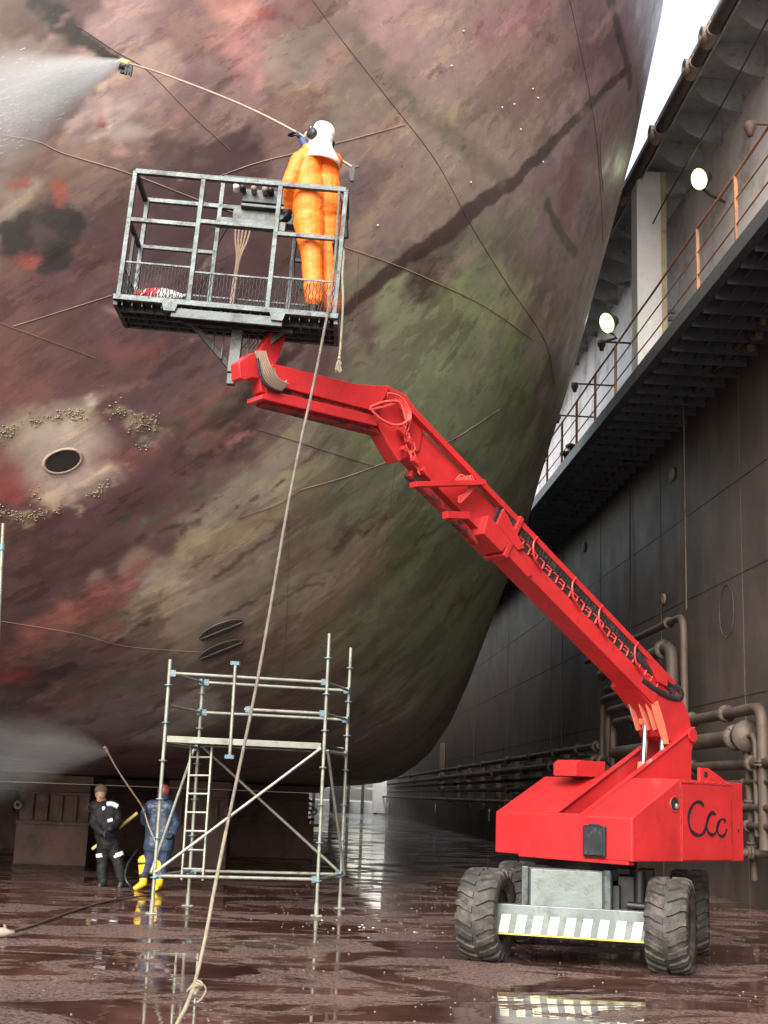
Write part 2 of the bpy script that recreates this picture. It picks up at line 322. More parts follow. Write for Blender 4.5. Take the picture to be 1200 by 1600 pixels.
# frame on the plating: streaks run from lower left to upper right
pa, pb = hullpt(150, 1080), hullpt(600, 800); sd = (pb-pa).normalized(); nn = hulln(400, 900); td = nn.cross(sd).normalized()
SD = np.array(sd); TD = np.array(td); NN = np.array(nn)
ST = np.stack([HV@SD*.28, HV@TD, HV@NN*.5], 1)
W = np.stack([fbm(HV, .9, 11), fbm(HV, .9, 23), fbm(HV, .9, 37)], 1)*1.5 + np.outer(fbm(ST, 1.6, 51, 5, .62), SD)*3.2 + np.stack([fbm(HV, 4, 61, 3), fbm(HV, 4, 71, 3), fbm(HV, 4, 83, 3)], 1)*.5
PW = HV + W
num = np.zeros((len(HV), 3)); den = np.zeros(len(HV)) + 1e-12
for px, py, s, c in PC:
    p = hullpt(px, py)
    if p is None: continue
    if py > 440 and c[1] > .88*c[0]: c = tuple(v*1.22 for v in c)  # lower olive spots lightened to offset the weak light under the hull
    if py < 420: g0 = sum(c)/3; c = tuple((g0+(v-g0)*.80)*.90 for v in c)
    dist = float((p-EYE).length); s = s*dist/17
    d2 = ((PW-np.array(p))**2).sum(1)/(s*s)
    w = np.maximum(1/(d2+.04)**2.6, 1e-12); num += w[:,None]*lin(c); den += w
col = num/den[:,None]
def segdist(P, a, b):
    a = np.array(a); b = np.array(b); ab = b-a; t = np.clip(((P-a)@ab)/(ab@ab), 0, 1); return np.sqrt(((P-a-t[:,None]*ab)**2).sum(1))
def stroke(pts, wid, c, amt=1., soft=.35, rag=.5, seed=5, fs=3.):
    global col
    P = [hullpt(*p) for p in pts]; P = [p for p in P if p is not None]
    lo = np.array([min(p[i] for p in P) for i in range(3)])-2*max(wid)-1; hi = np.array([max(p[i] for p in P) for i in range(3)])+2*max(wid)+1
    ix = np.where(((HV > lo) & (HV < hi)).all(1))[0]
    if not len(ix): return
    Q = HV[ix] + np.stack([fbm(HV[ix], fs, seed), fbm(HV[ix], fs, seed+5), fbm(HV[ix], fs, seed+9)], 1)*rag
    best = np.zeros(len(ix))
    for k in range(len(P)-1):
        w = (wid[min(k, len(wid)-1)]+wid[min(k+1, len(wid)-1)])/2
        best = np.maximum(best, np.clip((1-segdist(Q, P[k], P[k+1])/w)/soft, 0, 1))
    best = best*amt; col[ix] = col[ix]*(1-best[:,None]) + best[:,None]*lin(c)
def blob(px, py, r, c, amt=1., soft=.5, rag=.6, seed=9, fs=2.5): stroke([(px-1, py), (px+1, py)], [r], c, amt, soft, rag, seed, fs)
# the dark scum line, bands and stains seen on the plating
SC = [(1040,60),(985,105),(945,140),(890,195),(850,235),(800,285),(750,318),(700,360),(650,395),(610,425),(560,465),(500,515),(450,555),(400,600),(370,640),(320,690)]
stroke(SC, [.08,.09,.10,.11,.12,.15,.16,.14,.12,.12,.11,.10,.08,.06], (58,40,38), .92, .25, .16, 91, 4)
stroke([(300,700),(200,800),(100,900),(0,1000)], [.4], (70,46,50), .4, .9, .6, 14)
stroke([(950,-10),(972,70),(985,130)], [.16], (62,48,52), .9, .5, .15, 4)
stroke([(855,320),(880,370),(900,400)], [.12], (52,44,42), .9, .5, .2, 6)
stroke([(610,140),(680,190),(740,240),(780,275)], [.22], (92,84,72), .7, .6, .4, 8)
stroke([(60,0),(90,25),(110,45),(140,65),(180,95)], [.10,.20,.16,.10], (40,36,36), .95, .4, .25, 3, 4)
for p in ((60,365,.38),(45,380,.3),(100,350,.3),(110,340,.18),(90,390,.24),(75,400,.2),(20,355,.15),(300,395,.0)):
    if p[2]: blob(*p, (40,36,36), .95, .35, .5)
for p in ((40,400,.16,(136,56,44)),(85,315,.14,(124,52,46)),(25,290,.12,(120,54,46)),(150,176,.10,(124,46,44)),(410,18,.16,(140,66,60)),(430,22,.12,(150,66,56)),(190,555,.3,(104,60,56)),(15,770,.3,(128,50,44)),(20,1052,.35,(112,40,40))): blob(p[0],p[1],p[2],p[3], .85, .5, .6)
stroke([(50,985),(110,960),(160,930),(230,880)], [.22,.26,.22,.12], (140,76,70), .75, .6, .4, 31)
stroke([(30,1150),(60,1130),(120,1085)], [.12], (120,76,76), .6, .6, .4, 32)
stroke([(430,900),(520,840),(600,810)], [.10], (104,72,66), .6, .6, .4, 33)
stroke([(440,1000),(520,960),(570,930)], [.10], (120,86,76), .6, .6, .4, 36)
stroke([(300,650),(360,600),(380,580)], [.16], (104,60,58), .8, .6, .4, 34)
stroke([(380,690),(330,680),(300,700)], [.12], (140,96,84), .6, .6, .4, 35)
stroke([(290,720),(350,700),(360,690),(300,760)], [.10], (70,56,54), .6, .6, .4, 37)
for k in range(90):                              # many small drawn-out scrapes
    x = random.uniform(120, 760); y = random.uniform(620, 1190); 
    l = random.uniform(20, 110); sl = random.uniform(.45, .65)
    if hullpt(x, y) is None or hullpt(x+l, y-l*sl) is None: continue
    c = random.choice([(70,62,50),(64,66,48),(122,84,76),(120,112,96),(58,46,44),(86,92,66),(128,120,108)])
    stroke([(x, y), (x+l*.5, y-l*sl*.52), (x+l, y-l*sl)], [random.uniform(.03,.10), random.uniform(.05,.14), .03], c, random.uniform(.35,.8), .6, .35, 100+k, 4)
for k in range(60):
    x = random.uniform(0, 980); y = random.uniform(0, 620)
    if hullpt(x, y) is None: continue
    c = random.choice([(70,50,50),(150,120,108),(118,76,72),(160,116,110),(92,84,68),(84,58,62)])
    a = random.uniform(-.4, 1.3); l = random.uniform(10, 70)
    if hullpt(x+l, y-l*a) is None: continue
    stroke([(x, y), (x+l, y-l*a)], [random.uniform(.04,.2), .05], c, random.uniform(.25,.6), .6, .5, 200+k, 3)
# pale scoured ring round the thruster opening, scattered shell growth
for p in ((70,690,.6,(156,148,128)),(110,690,.6,(170,154,138)),(100,740,.55,(168,148,138)),(60,720,.5,(140,118,104)),(95,718,.5,(150,132,122))): blob(p[0],p[1],p[2],p[3], .75, .9, .4)
for P_, w_, sd__ in (([(-5,684),(20,672),(60,655),(110,648),(150,645)], .13, 301), ([(175,640),(205,645),(218,668),(245,662)], .12, 302), ([(-5,800),(30,808),(70,802),(115,790)], .12, 303), ([(140,775),(170,755),(195,732)], .07, 304)): stroke(P_, [w_], (142,126,98), .75, .8, .7, sd__, 6)
col = col*(1+.16*fbm(ST, 3, 77, 4, .7)[:,None]*2)*(1+.12*fbm(HV, 7, 99, 3)[:,None]*2)
g_ = col.mean(1)[:,None]; col = np.clip((g_+(col-g_)*.72)*1.27, .004, .9)
mh, nt, b = new_mat('hull_paint'); L = nt.links
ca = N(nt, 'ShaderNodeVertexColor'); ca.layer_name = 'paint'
tc = N(nt, 'ShaderNodeTexCoord')
rotm = Matrix((sd, td, nn))
def dirnoise(scale, st, det=7, ro=.7):
    mp = N(nt, 'ShaderNodeMapping', vector_type='TEXTURE'); mp.inputs['Rotation'].default_value = rotm.transposed().to_euler(); 
    mp.inputs['Scale'].default_value = st; L.new(tc.outputs['Object'], mp.inputs[0])
    n = N(nt, 'ShaderNodeTexNoise', Scale=scale, Detail=det, Roughness=ro); L.new(mp.outputs[0], n.inputs['Vector']); return n.outputs[0]
s1 = ramp(nt, dirnoise(3.2, (6, 1, 1)), [(.30, g3(.76)), (.5, g3(1)), (.72, g3(1.0))])
s2 = ramp(nt, dirnoise(9, (1.6, 1, 1), 6, .75), [(.3, g3(.84)), (.55, g3(1)), (.8, g3(1.0))])
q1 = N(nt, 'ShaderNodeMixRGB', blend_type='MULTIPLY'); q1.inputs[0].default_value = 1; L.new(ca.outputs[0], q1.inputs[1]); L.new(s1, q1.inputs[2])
q2 = N(nt, 'ShaderNodeMixRGB', blend_type='MULTIPLY'); q2.inputs[0].default_value = 1; L.new(q1.outputs[0], q2.inputs[1]); L.new(s2, q2.inputs[2])
fl = ramp(nt, dirnoise(14, (2.2, 1, 1), 4, .8), [(.66, g3(0)), (.72, g3(.5))])
q3 = N(nt, 'ShaderNodeMixRGB'); L.new(fl, q3.inputs[0]); L.new(q2.outputs[0], q3.inputs[1]); q3.inputs[2].default_value = (.24, .19, .165, 1)
fd = ramp(nt, dirnoise(8, (3, 1, 1), 6, .8), [(.62, g3(0)), (.70, g3(.6))])
q4 = N(nt, 'ShaderNodeMixRGB'); L.new(fd, q4.inputs[0]); L.new(q3.outputs[0], q4.inputs[1]); q4.inputs[2].default_value = (.035, .025, .024, 1)
def layer(src, noise_, lo, hi, colr, amt, mode='MULTIPLY'):
    f = ramp(nt, noise_, [(lo, g3(0)), (hi, g3(amt))]); q = N(nt, 'ShaderNodeMixRGB', blend_type=mode); L.new(f, q.inputs[0]); L.new(src, q.inputs[1]); q.inputs[2].default_value = (*colr, 1); return q.outputs[0]
o_ = layer(q4.outputs[0], dirnoise(.9, (3.4, 1, 1), 9, .66), .53, .55, (.70, .65, .65), .8)
o_ = layer(o_, dirnoise(1.5, (3.2, 1, 1), 9, .68), .55, .57, (1.22, 1.24, 1.06), .9)
o_ = layer(o_, dirnoise(2.4, (6, 1, 1), 8, .70), .60, .62, (.62, .58, .58), .8)
o_ = layer(o_, dirnoise(3.4, (7, 1, 1), 8, .70), .61, .63, (1.4, 1.26, 1.18), .75)
L.new(o_, b.inputs['Base Color'])
rr = ramp(nt, dirnoise(2, (2, 1, 1), 4), [(.3, g3(.30)), (.7, g3(.58))]); L.new(rr, b.inputs['Roughness']); b.inputs['Specular IOR Level'].default_value = .4
bp = N(nt, 'ShaderNodeBump', Strength=.07, Distance=.02); L.new(dirnoise(5, (1.5, 1, 1), 8, .7), bp.inputs['Height'])
bp2 = N(nt, 'ShaderNodeBump', Strength=.16, Distance=.12); nb = N(nt, 'ShaderNodeTexNoise', Scale=.7, Detail=2); L.new(tc.outputs['Object'], nb.inputs['Vector']); L.new(nb.outputs[0], bp2.inputs['Height']); L.new(bp.outputs[0], bp2.inputs['Normal']); L.new(bp2.outputs[0], b.inputs['Normal'])
me = bpy.data.meshes.new('hull'); me.from_pydata(hv, [], hf); me.materials.append(mh)
me.polygons.foreach_set('use_smooth', [True]*len(hf))
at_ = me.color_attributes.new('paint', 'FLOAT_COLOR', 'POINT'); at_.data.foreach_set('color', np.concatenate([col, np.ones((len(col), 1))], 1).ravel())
me.update(); ho = bpy.data.objects.new('hull_plating', me); COL.objects.link(ho); ho.parent = ship; ho.matrix_parent_inverse = Matrix.Translation(ship.location).inverted()
mbx = MB()   # flat bottom, parallel sides and deck
bot = [Vector(hv[k]) for k in range(0, NU, 6)]; bot[-1] = Vector(hv[NU-1]); YE = 112
mbx.add([bot[0]] + bot + [Vector((S(1.78), YE, 1.78)), Vector((-22, YE, 1.78))], [tuple(range(len(bot)+3))])
mbx.build('flat_bottom', mat('bottom_paint', (.05, .03, .028), .6, vary=.3), ship)
FC, ZM = 30.0, 9.2                              # unseen step down in the hull top, shaped to let sky light reach the wall
for sgn, nm in ((1, 'side_plating'), (-1, 'side_plating')):
    q = MB()
    def sx_(z): return S(z) if sgn > 0 else XC-(S(z)-XC)*.97
    for lo_, hi_, ye in ((1.78, ZM, YE), (ZM, ZT, FC)):
        zz = [lo_+(hi_-lo_)*i/16 for i in range(17)]; n_ = 17
        q.add([(sx_(z), YC(z)-(0 if sgn > 0 else 3), z) for z in zz] + [(sx_(z), ye, z) for z in zz], [(i, i+1, n_+i+1, n_+i) for i in range(n_-1)], 0, True)
    q.build(nm, M.setdefault('side', mat('side_paint', (.12, .085, .075), .6, vary=.3, vscale=.6)), ship)
top = [Vector(hv[(NV-1)*NU+k]) for k in range(0, NU, 6)] + [Vector(hv[-1])]
dk = MB(); dk.add(top + [Vector((S(ZT), FC, ZT)), Vector((-22, FC, ZT))], [tuple(range(len(top)+2))])
dk.add([(-22,FC,ZM),(S(ZM),FC,ZM),(S(ZT),FC,ZT),(-22,FC,ZT)], [(0,1,2,3)]); dk.add([(-21,FC-.01,ZM),(S(ZM),FC-.01,ZM),(S(ZM),YE,ZM),(-21,YE,ZM)], [(0,1,2,3)]); dk.add([(-21,YE,1.78),(S(1.78),YE,1.78),(S(ZM),YE,ZM),(-21,YE,ZM)], [(0,1,2,3)])
dk.build('deck', mat('deck_paint', (.08, .08, .08), .7), ship)
def hline(pts, r, m, name='weld_seam', off=.004, k=10):
    P = [(v.x, v.y) for v in curve([(x, y, 0) for x, y in pts], k)]; Q = [hullpt(x, y, off) for x, y in P]; Q = [q for q in Q if q is not None]
    if len(Q) > 1: return MB().tube(Q, r*.55, 5).build(name, m, ship)
for pts, r, m in [([(488,0),(540,70),(607,155),(680,250),(735,350),(790,440),(850,530),(866,600)], .009, 'seamhull'),
                  ([(890,0),(912,100),(930,200),(938,290),(942,380)], .010, 'seamhull'), ([(945,170),(938,230),(942,300)], .008, 'seamhull'),
                  ([(400,670),(480,695),(590,730)], .009, 'seamhull'), ([(0,210),(60,222),(100,240),(205,272),(330,320),(420,350)], .014, 'seamhullL'),
                  ([(330,280),(400,255),(480,235),(560,215),(632,195)], .012, 'seamhullL'), ([(535,385),(620,415),(700,450),(760,480),(832,530)], .012, 'seamhullL'),
                  ([(20,510),(100,485),(185,458)], .009, 'seamhullL'), ([(0,505),(70,530),(150,560)], .008, 'seamhull'),
                  ([(470,765),(540,745),(620,716),(700,690),(780,640)], .010, 'seamhullL'), ([(618,720),(610,790),(600,900),(590,980)], .007, 'seamhull'),
                  ([(370,810),(430,790),(470,765)], .007, 'seamhull'), ([(0,970),(120,990),(200,1010),(330,1020)], .008, 'seamhullL'),
                  ([(120,40),(180,80),(230,110),(300,180),(360,235)], .010, 'seamhull'), ([(450,800),(450,900),(446,1000),(440,1060)], .005, 'seamhull'),
                  ([(560,400),(556,520)], .004, 'seamhull')]: hline(pts, r, m)
# thruster opening
pc = hullpt(98, 720, .0); hn = hulln(98, 720); X_ = (hullpt(125, 712)-hullpt(71, 729)).normalized(); Y_ = hn.cross(X_).normalized(); X_ = Y_.cross(hn)
dist = (pc-EYE).length; rx = 26/F*dist*1.02; ry = rx*.62
def ell(c, rx, ry, n=40): return [c + X_*(rx*math.cos(2*math.pi*k/n)) + Y_*(ry*math.sin(2*math.pi*k/n)) for k in range(n)]
fo = MB(); a1 = ell(pc+hn*.02, rx, ry); a2 = ell(pc+hn*.035, rx*1.12, ry*1.12); a3 = ell(pc-hn*.01, rx*1.22, ry*1.22)
fo.add(a1+a2+a3, [(i, (i+1)%40, 40+(i+1)%40, 40+i) for i in range(40)] + [(40+i, 40+(i+1)%40, 80+(i+1)%40, 80+i) for i in range(40)], 0, True)
fo.build('opening_ring', 'ring', ship)
fo = MB(); fo.add(ell(pc+hn*.018, rx, ry), [tuple(range(40))]); fo.build('thruster_opening', 'hole', ship)
def grating(cx, cy, ang):
    c = hullpt(cx, cy, .01); n = hulln(cx, cy); dx = math.cos(R(ang))*35; dy = -math.sin(R(ang))*35
    X = (hullpt(cx+dx, cy+dy)-hullpt(cx-dx, cy-dy)); rx = X.length/2; X.normalize(); Y = n.cross(X).normalized(); X = Y.cross(n)
    ry = rx*.40; g = MB(); m = 40
    g.add([c + X*(rx*math.cos(2*math.pi*k/m)) + Y*(ry*math.sin(2*math.pi*k/m)) for k in range(m)], [tuple(range(m))], 0)
    for k in range(-8, 9):
        q = k/9; h = ry*math.sqrt(1-q*q)*.95; g.bar(c+X*(q*rx)+Y*h+n*.015, c+X*(q*rx)-Y*h+n*.015, .02, .02, n, 1)
    g.bar(c-X*rx+n*.028, c+X*rx+n*.028, .02, .02, n, 1)
    o = g.build('sea_chest_grating', ['grate', 'seam'], ship)
    rim = MB(); rim.tube([c + n*.01 + X*(rx*1.03*math.cos(2*math.pi*k/m)) + Y*(ry*1.05*math.sin(2*math.pi*k/m)) for k in range(m+1)], .014, 6); rim.build('grating_rim', 'seam', o)
grating(345, 983, 22); grating(345, 1014, 22)
bn = MB()
def shells(pts, wid, n, seed):
    rd = random.Random(seed); cl = [rd.random()**1.0*(len(pts)-1) for _ in range(max(3, n//28))]
    for _ in range(n):
        u_ = min(max(rd.choice(cl)+rd.gauss(0,.10), 0), len(pts)-1.001); k = int(u_); t = u_-k; a, c = pts[k], pts[k+1]
        q = hullpt(a[0]+(c[0]-a[0])*t+rd.gauss(0, wid), a[1]+(c[1]-a[1])*t+rd.gauss(0, wid), .005)
        if q: r = .004+.016*rd.random()**3; bn.ball(q, (r, r, r*.6), 0, 3)
shells([(0,680),(20,672),(60,655),(110,648),(140,645)], 5, 320, 1); shells([(175,640),(205,645),(215,665),(240,660)], 7, 260, 2)
shells([(0,800),(30,808),(70,802),(110,792)], 4, 300, 3); shells([(140,775),(170,755),(190,735)], 4, 90, 4); shells([(205,710),(230,690)], 5, 40, 5); shells([(40,700),(50,780),(65,768)], 5, 20, 6)
bn.build('barnacle_growth', 'barn', ship, kind='stuff')
an = MB()
for x, y in ((724,49),(784,168),(803,163),(832,139),(840,153),(813,202),(705,103),(848,253),(590,352),(735,285)):
    q = hullpt(x, y, .01); 
    if q: an.ball(q, .016, 0, 4)
an.build('paint_speck', 'anode', ship)

# ------------------------------------------------------------------ keel blocks
def keel_block(x0, x1, y, label, grp, depth=1.3, h=1.76):
    w = x1-x0; t = thing('keel_block', label, 'keel block', ((x0+x1)/2, y+depth/2, 0), grp)
    m = MB(); m.box(((x0+x1)/2, y+depth/2, .4), (w, depth, .8)); m.box(((x0+x1)/2, y+depth/2, 1.2), (w*.97, depth*.94, .78)); 
    for k in range(4): m.box((x0+w*(.2+.2*k), y-.02, 1.12), (.07, .10, .5))
    m.box(((x0+x1)/2, y-.01, 1.40), (w*1.0, .08, .06)); m.box(((x0+x1)/2, y-.015, .82), (w*1.03, .1, .07))
    m.build('base', 'block', t, bevel=.01)
    MB().box(((x0+x1)/2, y+depth/2, h-.075), (w*1.05, depth*1.05, .15)).build('timber_cap', 'blockcap', t, bevel=.01)
    for sx in (x0, x1):
        l = MB(); l.lathe((sx, y-.03, 1.15), (0,1,0), [(0,.04),(0,.09),(.05,.09),(.05,.04),(0,.04)], 14); l.build('lifting_ring', 'pad', t)
bg = 'keel blocks under the ship'
pL = axis(18, 1350, 2, 0); 
keel_block(axis(10,1352,2,0).x, axis(138,1352,2,0).x, 26.9, 'brown steel keel block at far left, left of the two workers on the floor', bg)
keel_block(axis(262,1352,2,0).x, axis(358,1352,2,0).x, 27.6, 'brown steel keel block behind the ladder and the worker in yellow boots', bg)
keel_block(-13.5, -10.5, 27, 'brown steel keel block outside the left edge of the view', bg)
for i, y in enumerate((33, 40, 48, 58, 70, 84)):  # rows added to stop light coming in low under the ship
    keel_block(-9, .3-i*.05, y, 'long block row added across the bottom of the ship to block light, number %d row back' % (i+2) if i else 'long block row added across the bottom of the ship behind the workers to block light', bg)

# ------------------------------------------------------------------ dock walls
XW = 7.8
dw = thing('dock_wall', 'dark grimy steel dock side wall with weld seams on the right', 'dock wall', (XW, 40, 0))
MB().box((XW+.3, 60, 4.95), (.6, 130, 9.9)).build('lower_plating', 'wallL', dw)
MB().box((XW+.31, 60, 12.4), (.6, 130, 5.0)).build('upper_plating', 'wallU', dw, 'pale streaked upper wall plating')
for z in (1.2, 3.6, 5.83, 7.6): MB().bar((XW-.004, -4, z), (XW-.004, 124, z), .012, .018).build('weld_seam', 'seam', dw)
for y in (12, 18, 22.6, 28, 34, 41, 50, 60, 75): MB().bar((XW-.002, y, 0), (XW-.002, y, 9.8), .008, .02, (1,0,0)).build('weld_seam', 'seam', dw)
for px, py, s in ((1053,741,.22),(1040,936,.17),(915,855,.2),(890,700,.2)):
    p = axis(px, py, 0, XW); m = MB(); m.lathe(p+Vector((-.02,0,0)), (-1,0,0), [(0,s*.35),(0,s*.7),(.05,s*.7),(.05,s*.3),(0,s*.3)], 16); m.box(p+Vector((-.02,s*.55,0)), (.05,s*.8,s*1.3)); m.build('pad_eye', 'pad', dw)
p = axis(1135, 955, 0, XW-.004); MB().tube([p+Vector((0, .42*math.cos(a*.2618), .5*math.sin(a*.2618))) for a in range(25)], .010, 5).build('weld_ring', 'seam', dw)
tag(MB().box((-30.3, 50, 7), (.6, 150, 14)).build('dock_wall', 'wallL', origin=(-30, 50, 0)), 'unseen opposite dock side wall added behind the ship to block light', 'dock wall')  # unseen wall, put in to keep side light from under the hull
# thin conduits on the wall
for px, z0, z1, r in ((1068, 5.4, 9.6, .022), (956, 3.2, 9.6, .018), (857, 2.7, 9.6, .018)):
    y = {1068: 24.6, 956: 30.6, 857: 39}[px]
    tag(MB().tube([(XW-.45 if px == 1068 else XW-.05, y, z0), (XW-.45 if px == 1068 else XW-.05, y, z1)], r, 8).build('conduit', 'pipeL' if px == 1068 else 'pipe', origin=(XW, y, z0)),
        {1068: 'thin pale vertical conduit above the tall bent pipe on the dock wall', 956: 'thin vertical conduit on the dock wall behind the middle of the red boom', 857: 'thin vertical conduit low on the far dock wall, left of the red boom'}[px], 'conduit', 'vertical conduits on the dock wall')
# pipes
PG = 'grimy pipes along the dock wall'
def pipe(pts, r, label, fl=(), m='pipe', bend=None, hang=0):
    P = [Vector(p) for p in pts]; r *= .86; out = [P[0]]; bend = bend or r*2.2
    for i in range(1, len(P)-1):
        a = (P[i-1]-P[i]).normalized(); c = (P[i+1]-P[i]).normalized(); e = min(bend, (P[i-1]-P[i]).length*.45, (P[i+1]-P[i]).length*.45)
        for k in range(7):
            t = k/6; out.append((P[i]+a*e)*(1-t)**2 + P[i]*2*t*(1-t) + (P[i]+c*e)*t*t)
    out.append(P[-1]); T = thing('pipe', label, 'pipe', P[0], PG)
    MB().tube(out, r, 14).build('pipe_run', m, T)
    for (i, t) in fl:
        a, c = P[i], P[i+1]; q = a.lerp(c, t); d = (c-a).normalized(); f = MB()
        f.lathe(q-d*.045, d, [(0, r*.9),(0, r*1.6),(.035, r*1.6),(.035, r*1.25),(.055, r*1.25),(.055, r*1.6),(.09, r*1.6),(.09, r*.9)], 18)
        x = Vector((0,0,1)) if abs(d.z) < .9 else Vector((1,0,0)); y = d.cross(x)
        for k in range(8):
            a_ = k*math.pi/4; c_ = q+(x*math.cos(a_)+y*math.sin(a_))*r*1.42; f.cyl(c_-d*.06, c_+d*.06, r*.09+.004, 6)
        f.build('flange', m, T)
    return T
Xp = 7.2
pipe([(Xp,24.3,1.3),(Xp,24.3,5.23),(Xp,33,5.2)], .085, 'tall pale pipe rising behind the boom and bending away along the wall', [(1,.12),(1,.45)], 'pipeL', .35)
pipe([(Xp+.05,25.3,2.8),(Xp+.05,25.3,4.75),(Xp+.05,31.5,4.72)], .15, 'thick pipe with flanged elbow left of the tall pale pipe', [(1,.09),(1,.5)], 'pipeL', .33)
pipe([(Xp+.1,26.4,4.35),(Xp+.1,31.2,4.35)], .1, 'short horizontal pipe just under the thick flanged elbow', [(0,.12),(0,.8)])
pipe([(Xp,24.0,3.2),(Xp,20.1,3.2),(Xp,20.1,1.0)], .11, 'pipe with flange that bends down at the right edge, just below the boom pivot', [(0,.03),(0,.55),(1,.4)], 'pipeL', .3)
pipe([(Xp,30,2.78),(Xp,21.1,2.78)], .16, 'thickest pipe with large blank flange right of the boom pivot', [(0,.5),(0,.97)], 'pipeL')
tv = MB(); tv.lathe((Xp,20.95,2.78), (0,-1,0), [(0,0),(0,.24),(.12,.26),(.18,.26),(.2,0)], 20); tv.tube([(Xp,20.8,2.78),(Xp,20.55,2.78),(Xp,20.45,2.65),(Xp,20.45,1.2)], .045, 10)
tag(tv.build('valve', 'pipeL', origin=(Xp,20.9,2.78)), 'round blank flange with thin drain pipe beside the right edge of the dock wall', 'valve')
pipe([(Xp,30,2.33),(Xp,10,2.33)], .10, 'pipe passing just above the rear of the red machine housing', [(0,.31),(0,.47),(0,.8)])
pipe([(Xp,27,2.04),(Xp,10,2.04)], .045, 'thin pipe third from the bottom right of the red machine', [(0,.35)])
pipe([(Xp,27,1.64),(Xp,10,1.64)], .07, 'pipe second from the bottom right of the red machine', [(0,.34),(0,.6)])
pipe([(Xp,27,1.35),(Xp,10,1.35)], .07, 'lowest horizontal pipe right of the red machine', [(0,.36)])
pipe([(Xp,20.9,2.7),(Xp+.1,20.9,.5)], .07, 'vertical pipe crossing behind the stack of pipes right of the red machine', [(0,.45),(0,.75)])
pipe([(XW,20.7,.93),(Xp-.2,20.7,.93)], .08, 'short stub pipe pointing out of the wall low at right', [(0,.8)], 'pipeL')
pipe([(Xp,31.5,3.0),(Xp,112,3.0)], .10, 'uppermost of the long pipes running to the far end of the dock', [(0,t) for t in (.004,.03,.07,.12,.18,.26,.36,.5,.7)])
pipe([(Xp,30.2,2.62),(Xp,112,2.62)], .13, 'thick second long pipe running to the far end of the dock', [(0,t) for t in (.01,.02,.05,.09,.15,.23,.33,.47,.67)])
pipe([(Xp+.2,31,2.3),(Xp+.2,112,2.3)], .07, 'thin third long pipe running to the far end of the dock', [(0,t) for t in (.03,.08,.2,.4)])
pipe([(Xp+.1,30,1.98),(Xp+.1,112,1.98)], .09, 'fourth long pipe running to the far end of the dock', [(0,t) for t in (.03,.08,.2,.4)])
pipe([(Xp,28,1.55),(Xp,118,1.55)], .09, 'lowest long pipe running to the far end of the dock', [(0,t) for t in (.03,.08,.2,.4)])
for k, (yy, zt, yb) in enumerate(((31.2,4.1,26.2),(30.5,3.78,26.0),(29.9,3.48,25.8))):
    pipe([(Xp-.02*k,yy,.9),(Xp-.02*k,yy,zt),(Xp-.02*k,yb,zt)], .09+.01*(k == 1), ['outermost', 'middle', 'innermost'][k]+' of three nested bent pipes behind the lower boom', [(0,.3),(1,.5)], 'pipe', .28)
for k, y in enumerate([29+4.5*i for i in range(9)]):
    q = MB(); q.box((XW-.1, y, 2.2), (.2, .1, 2.0))
    for z in (1.42, 2.12, 2.45, 2.85): q.box((XW-.4, y, z), (.6, .08, .05))
    tag(q.build('pipe_support', 'pipe', origin=(XW, y, 1.2)), 'steel bracket carrying the long pipes on the dock wall', 'bracket', 'pipe supports on the dock wall')
y_ = axis(700, 1200, 0, XW).y
tag(MB().box((XW-.2, 72, 3.3), (.3, .5, 2.6)).build('wall_post', 'pipeL', origin=(XW, 72, 2)), 'upright post on the far dock wall beside the hull edge', 'post')
pl = MB()
for y in (46, 54, 76):
    q = MB(); q.box((XW-.08, y, 1.0), (.06, .12, .5)); tag(q.build('draft_plate', 'gate', origin=(XW, y, 1)), 'small pale plate low on the dock wall at %s' % {46: 'the side nearest the red machine', 54: 'the middle of the three', 76: 'the far side, deepest in shade'}[y], 'plate', 'pale plates low on the dock wall')

# ------------------------------------------------------------------ lower gallery
ZG = 9.9; XG = 6.1
gal = thing('gallery', 'dark steel walkway hanging on the dock wall with ribbed underside', 'walkway', (XG, 40, ZG))
MB().box(((XG+XW)/2, 62, ZG-.02), (XW-XG-.02, 124, .04)).build('deck_plate', 'girder', gal)
MB().box((XG-.02, 62, ZG-.11), (.05, 124, .26)).build('edge_beam', 'edge', gal, bevel=.006)
MB().box((XG+.04, 62, ZG-.235), (.16, 124, .02)).build('edge_flange', 'girder', gal)
for x in (6.45, 6.8, 7.15, 7.5): MB().box((x, 62, ZG-.14), (.035, 124, .20)).build('stringer', 'girder', gal)
for i in range(96):
    y = 9+i*.62 if i < 60 else 46.2+(i-60)*2.1
    MB().box(((XG+XW)/2+.03, y, ZG-.19), (XW-XG-.12, .03, .30)).build('cross_beam', 'girder', gal)
gr = MB()
for x in [6.2+.115*i for i in range(14)]: gr.box((x, 40, ZG-.05), (.012, 70, .025))
gr.build('grating_bars', 'edge', gal)
hr = thing('handrail', 'rusty orange handrail with three rails along the gallery edge', 'handrail', (XG, 40, ZG))
for z in (1.13, .72, .32):
    p = [(XG, 8+i*1.6, ZG+z+random.uniform(-.015,.015)) for i in range(70)]; MB().tube(p, .022 if z > 1 else .014, 7).build('rail', 'rustrail', hr)
pys = [axis(px, py, 0, XG).y for px, py in ((1150,330),(1090,400),(962,590),(930,620),(901,670),(878,710),(855,740),(1033,480))][:7]
for y in [13.9, 10] + pys + [40, 43.5, 47, 51]:
    MB().bar((XG, y, ZG-.02), (XG, y, ZG+1.13), .05, .05, (1,0,0)).build('rail_post', 'rustrail', hr)
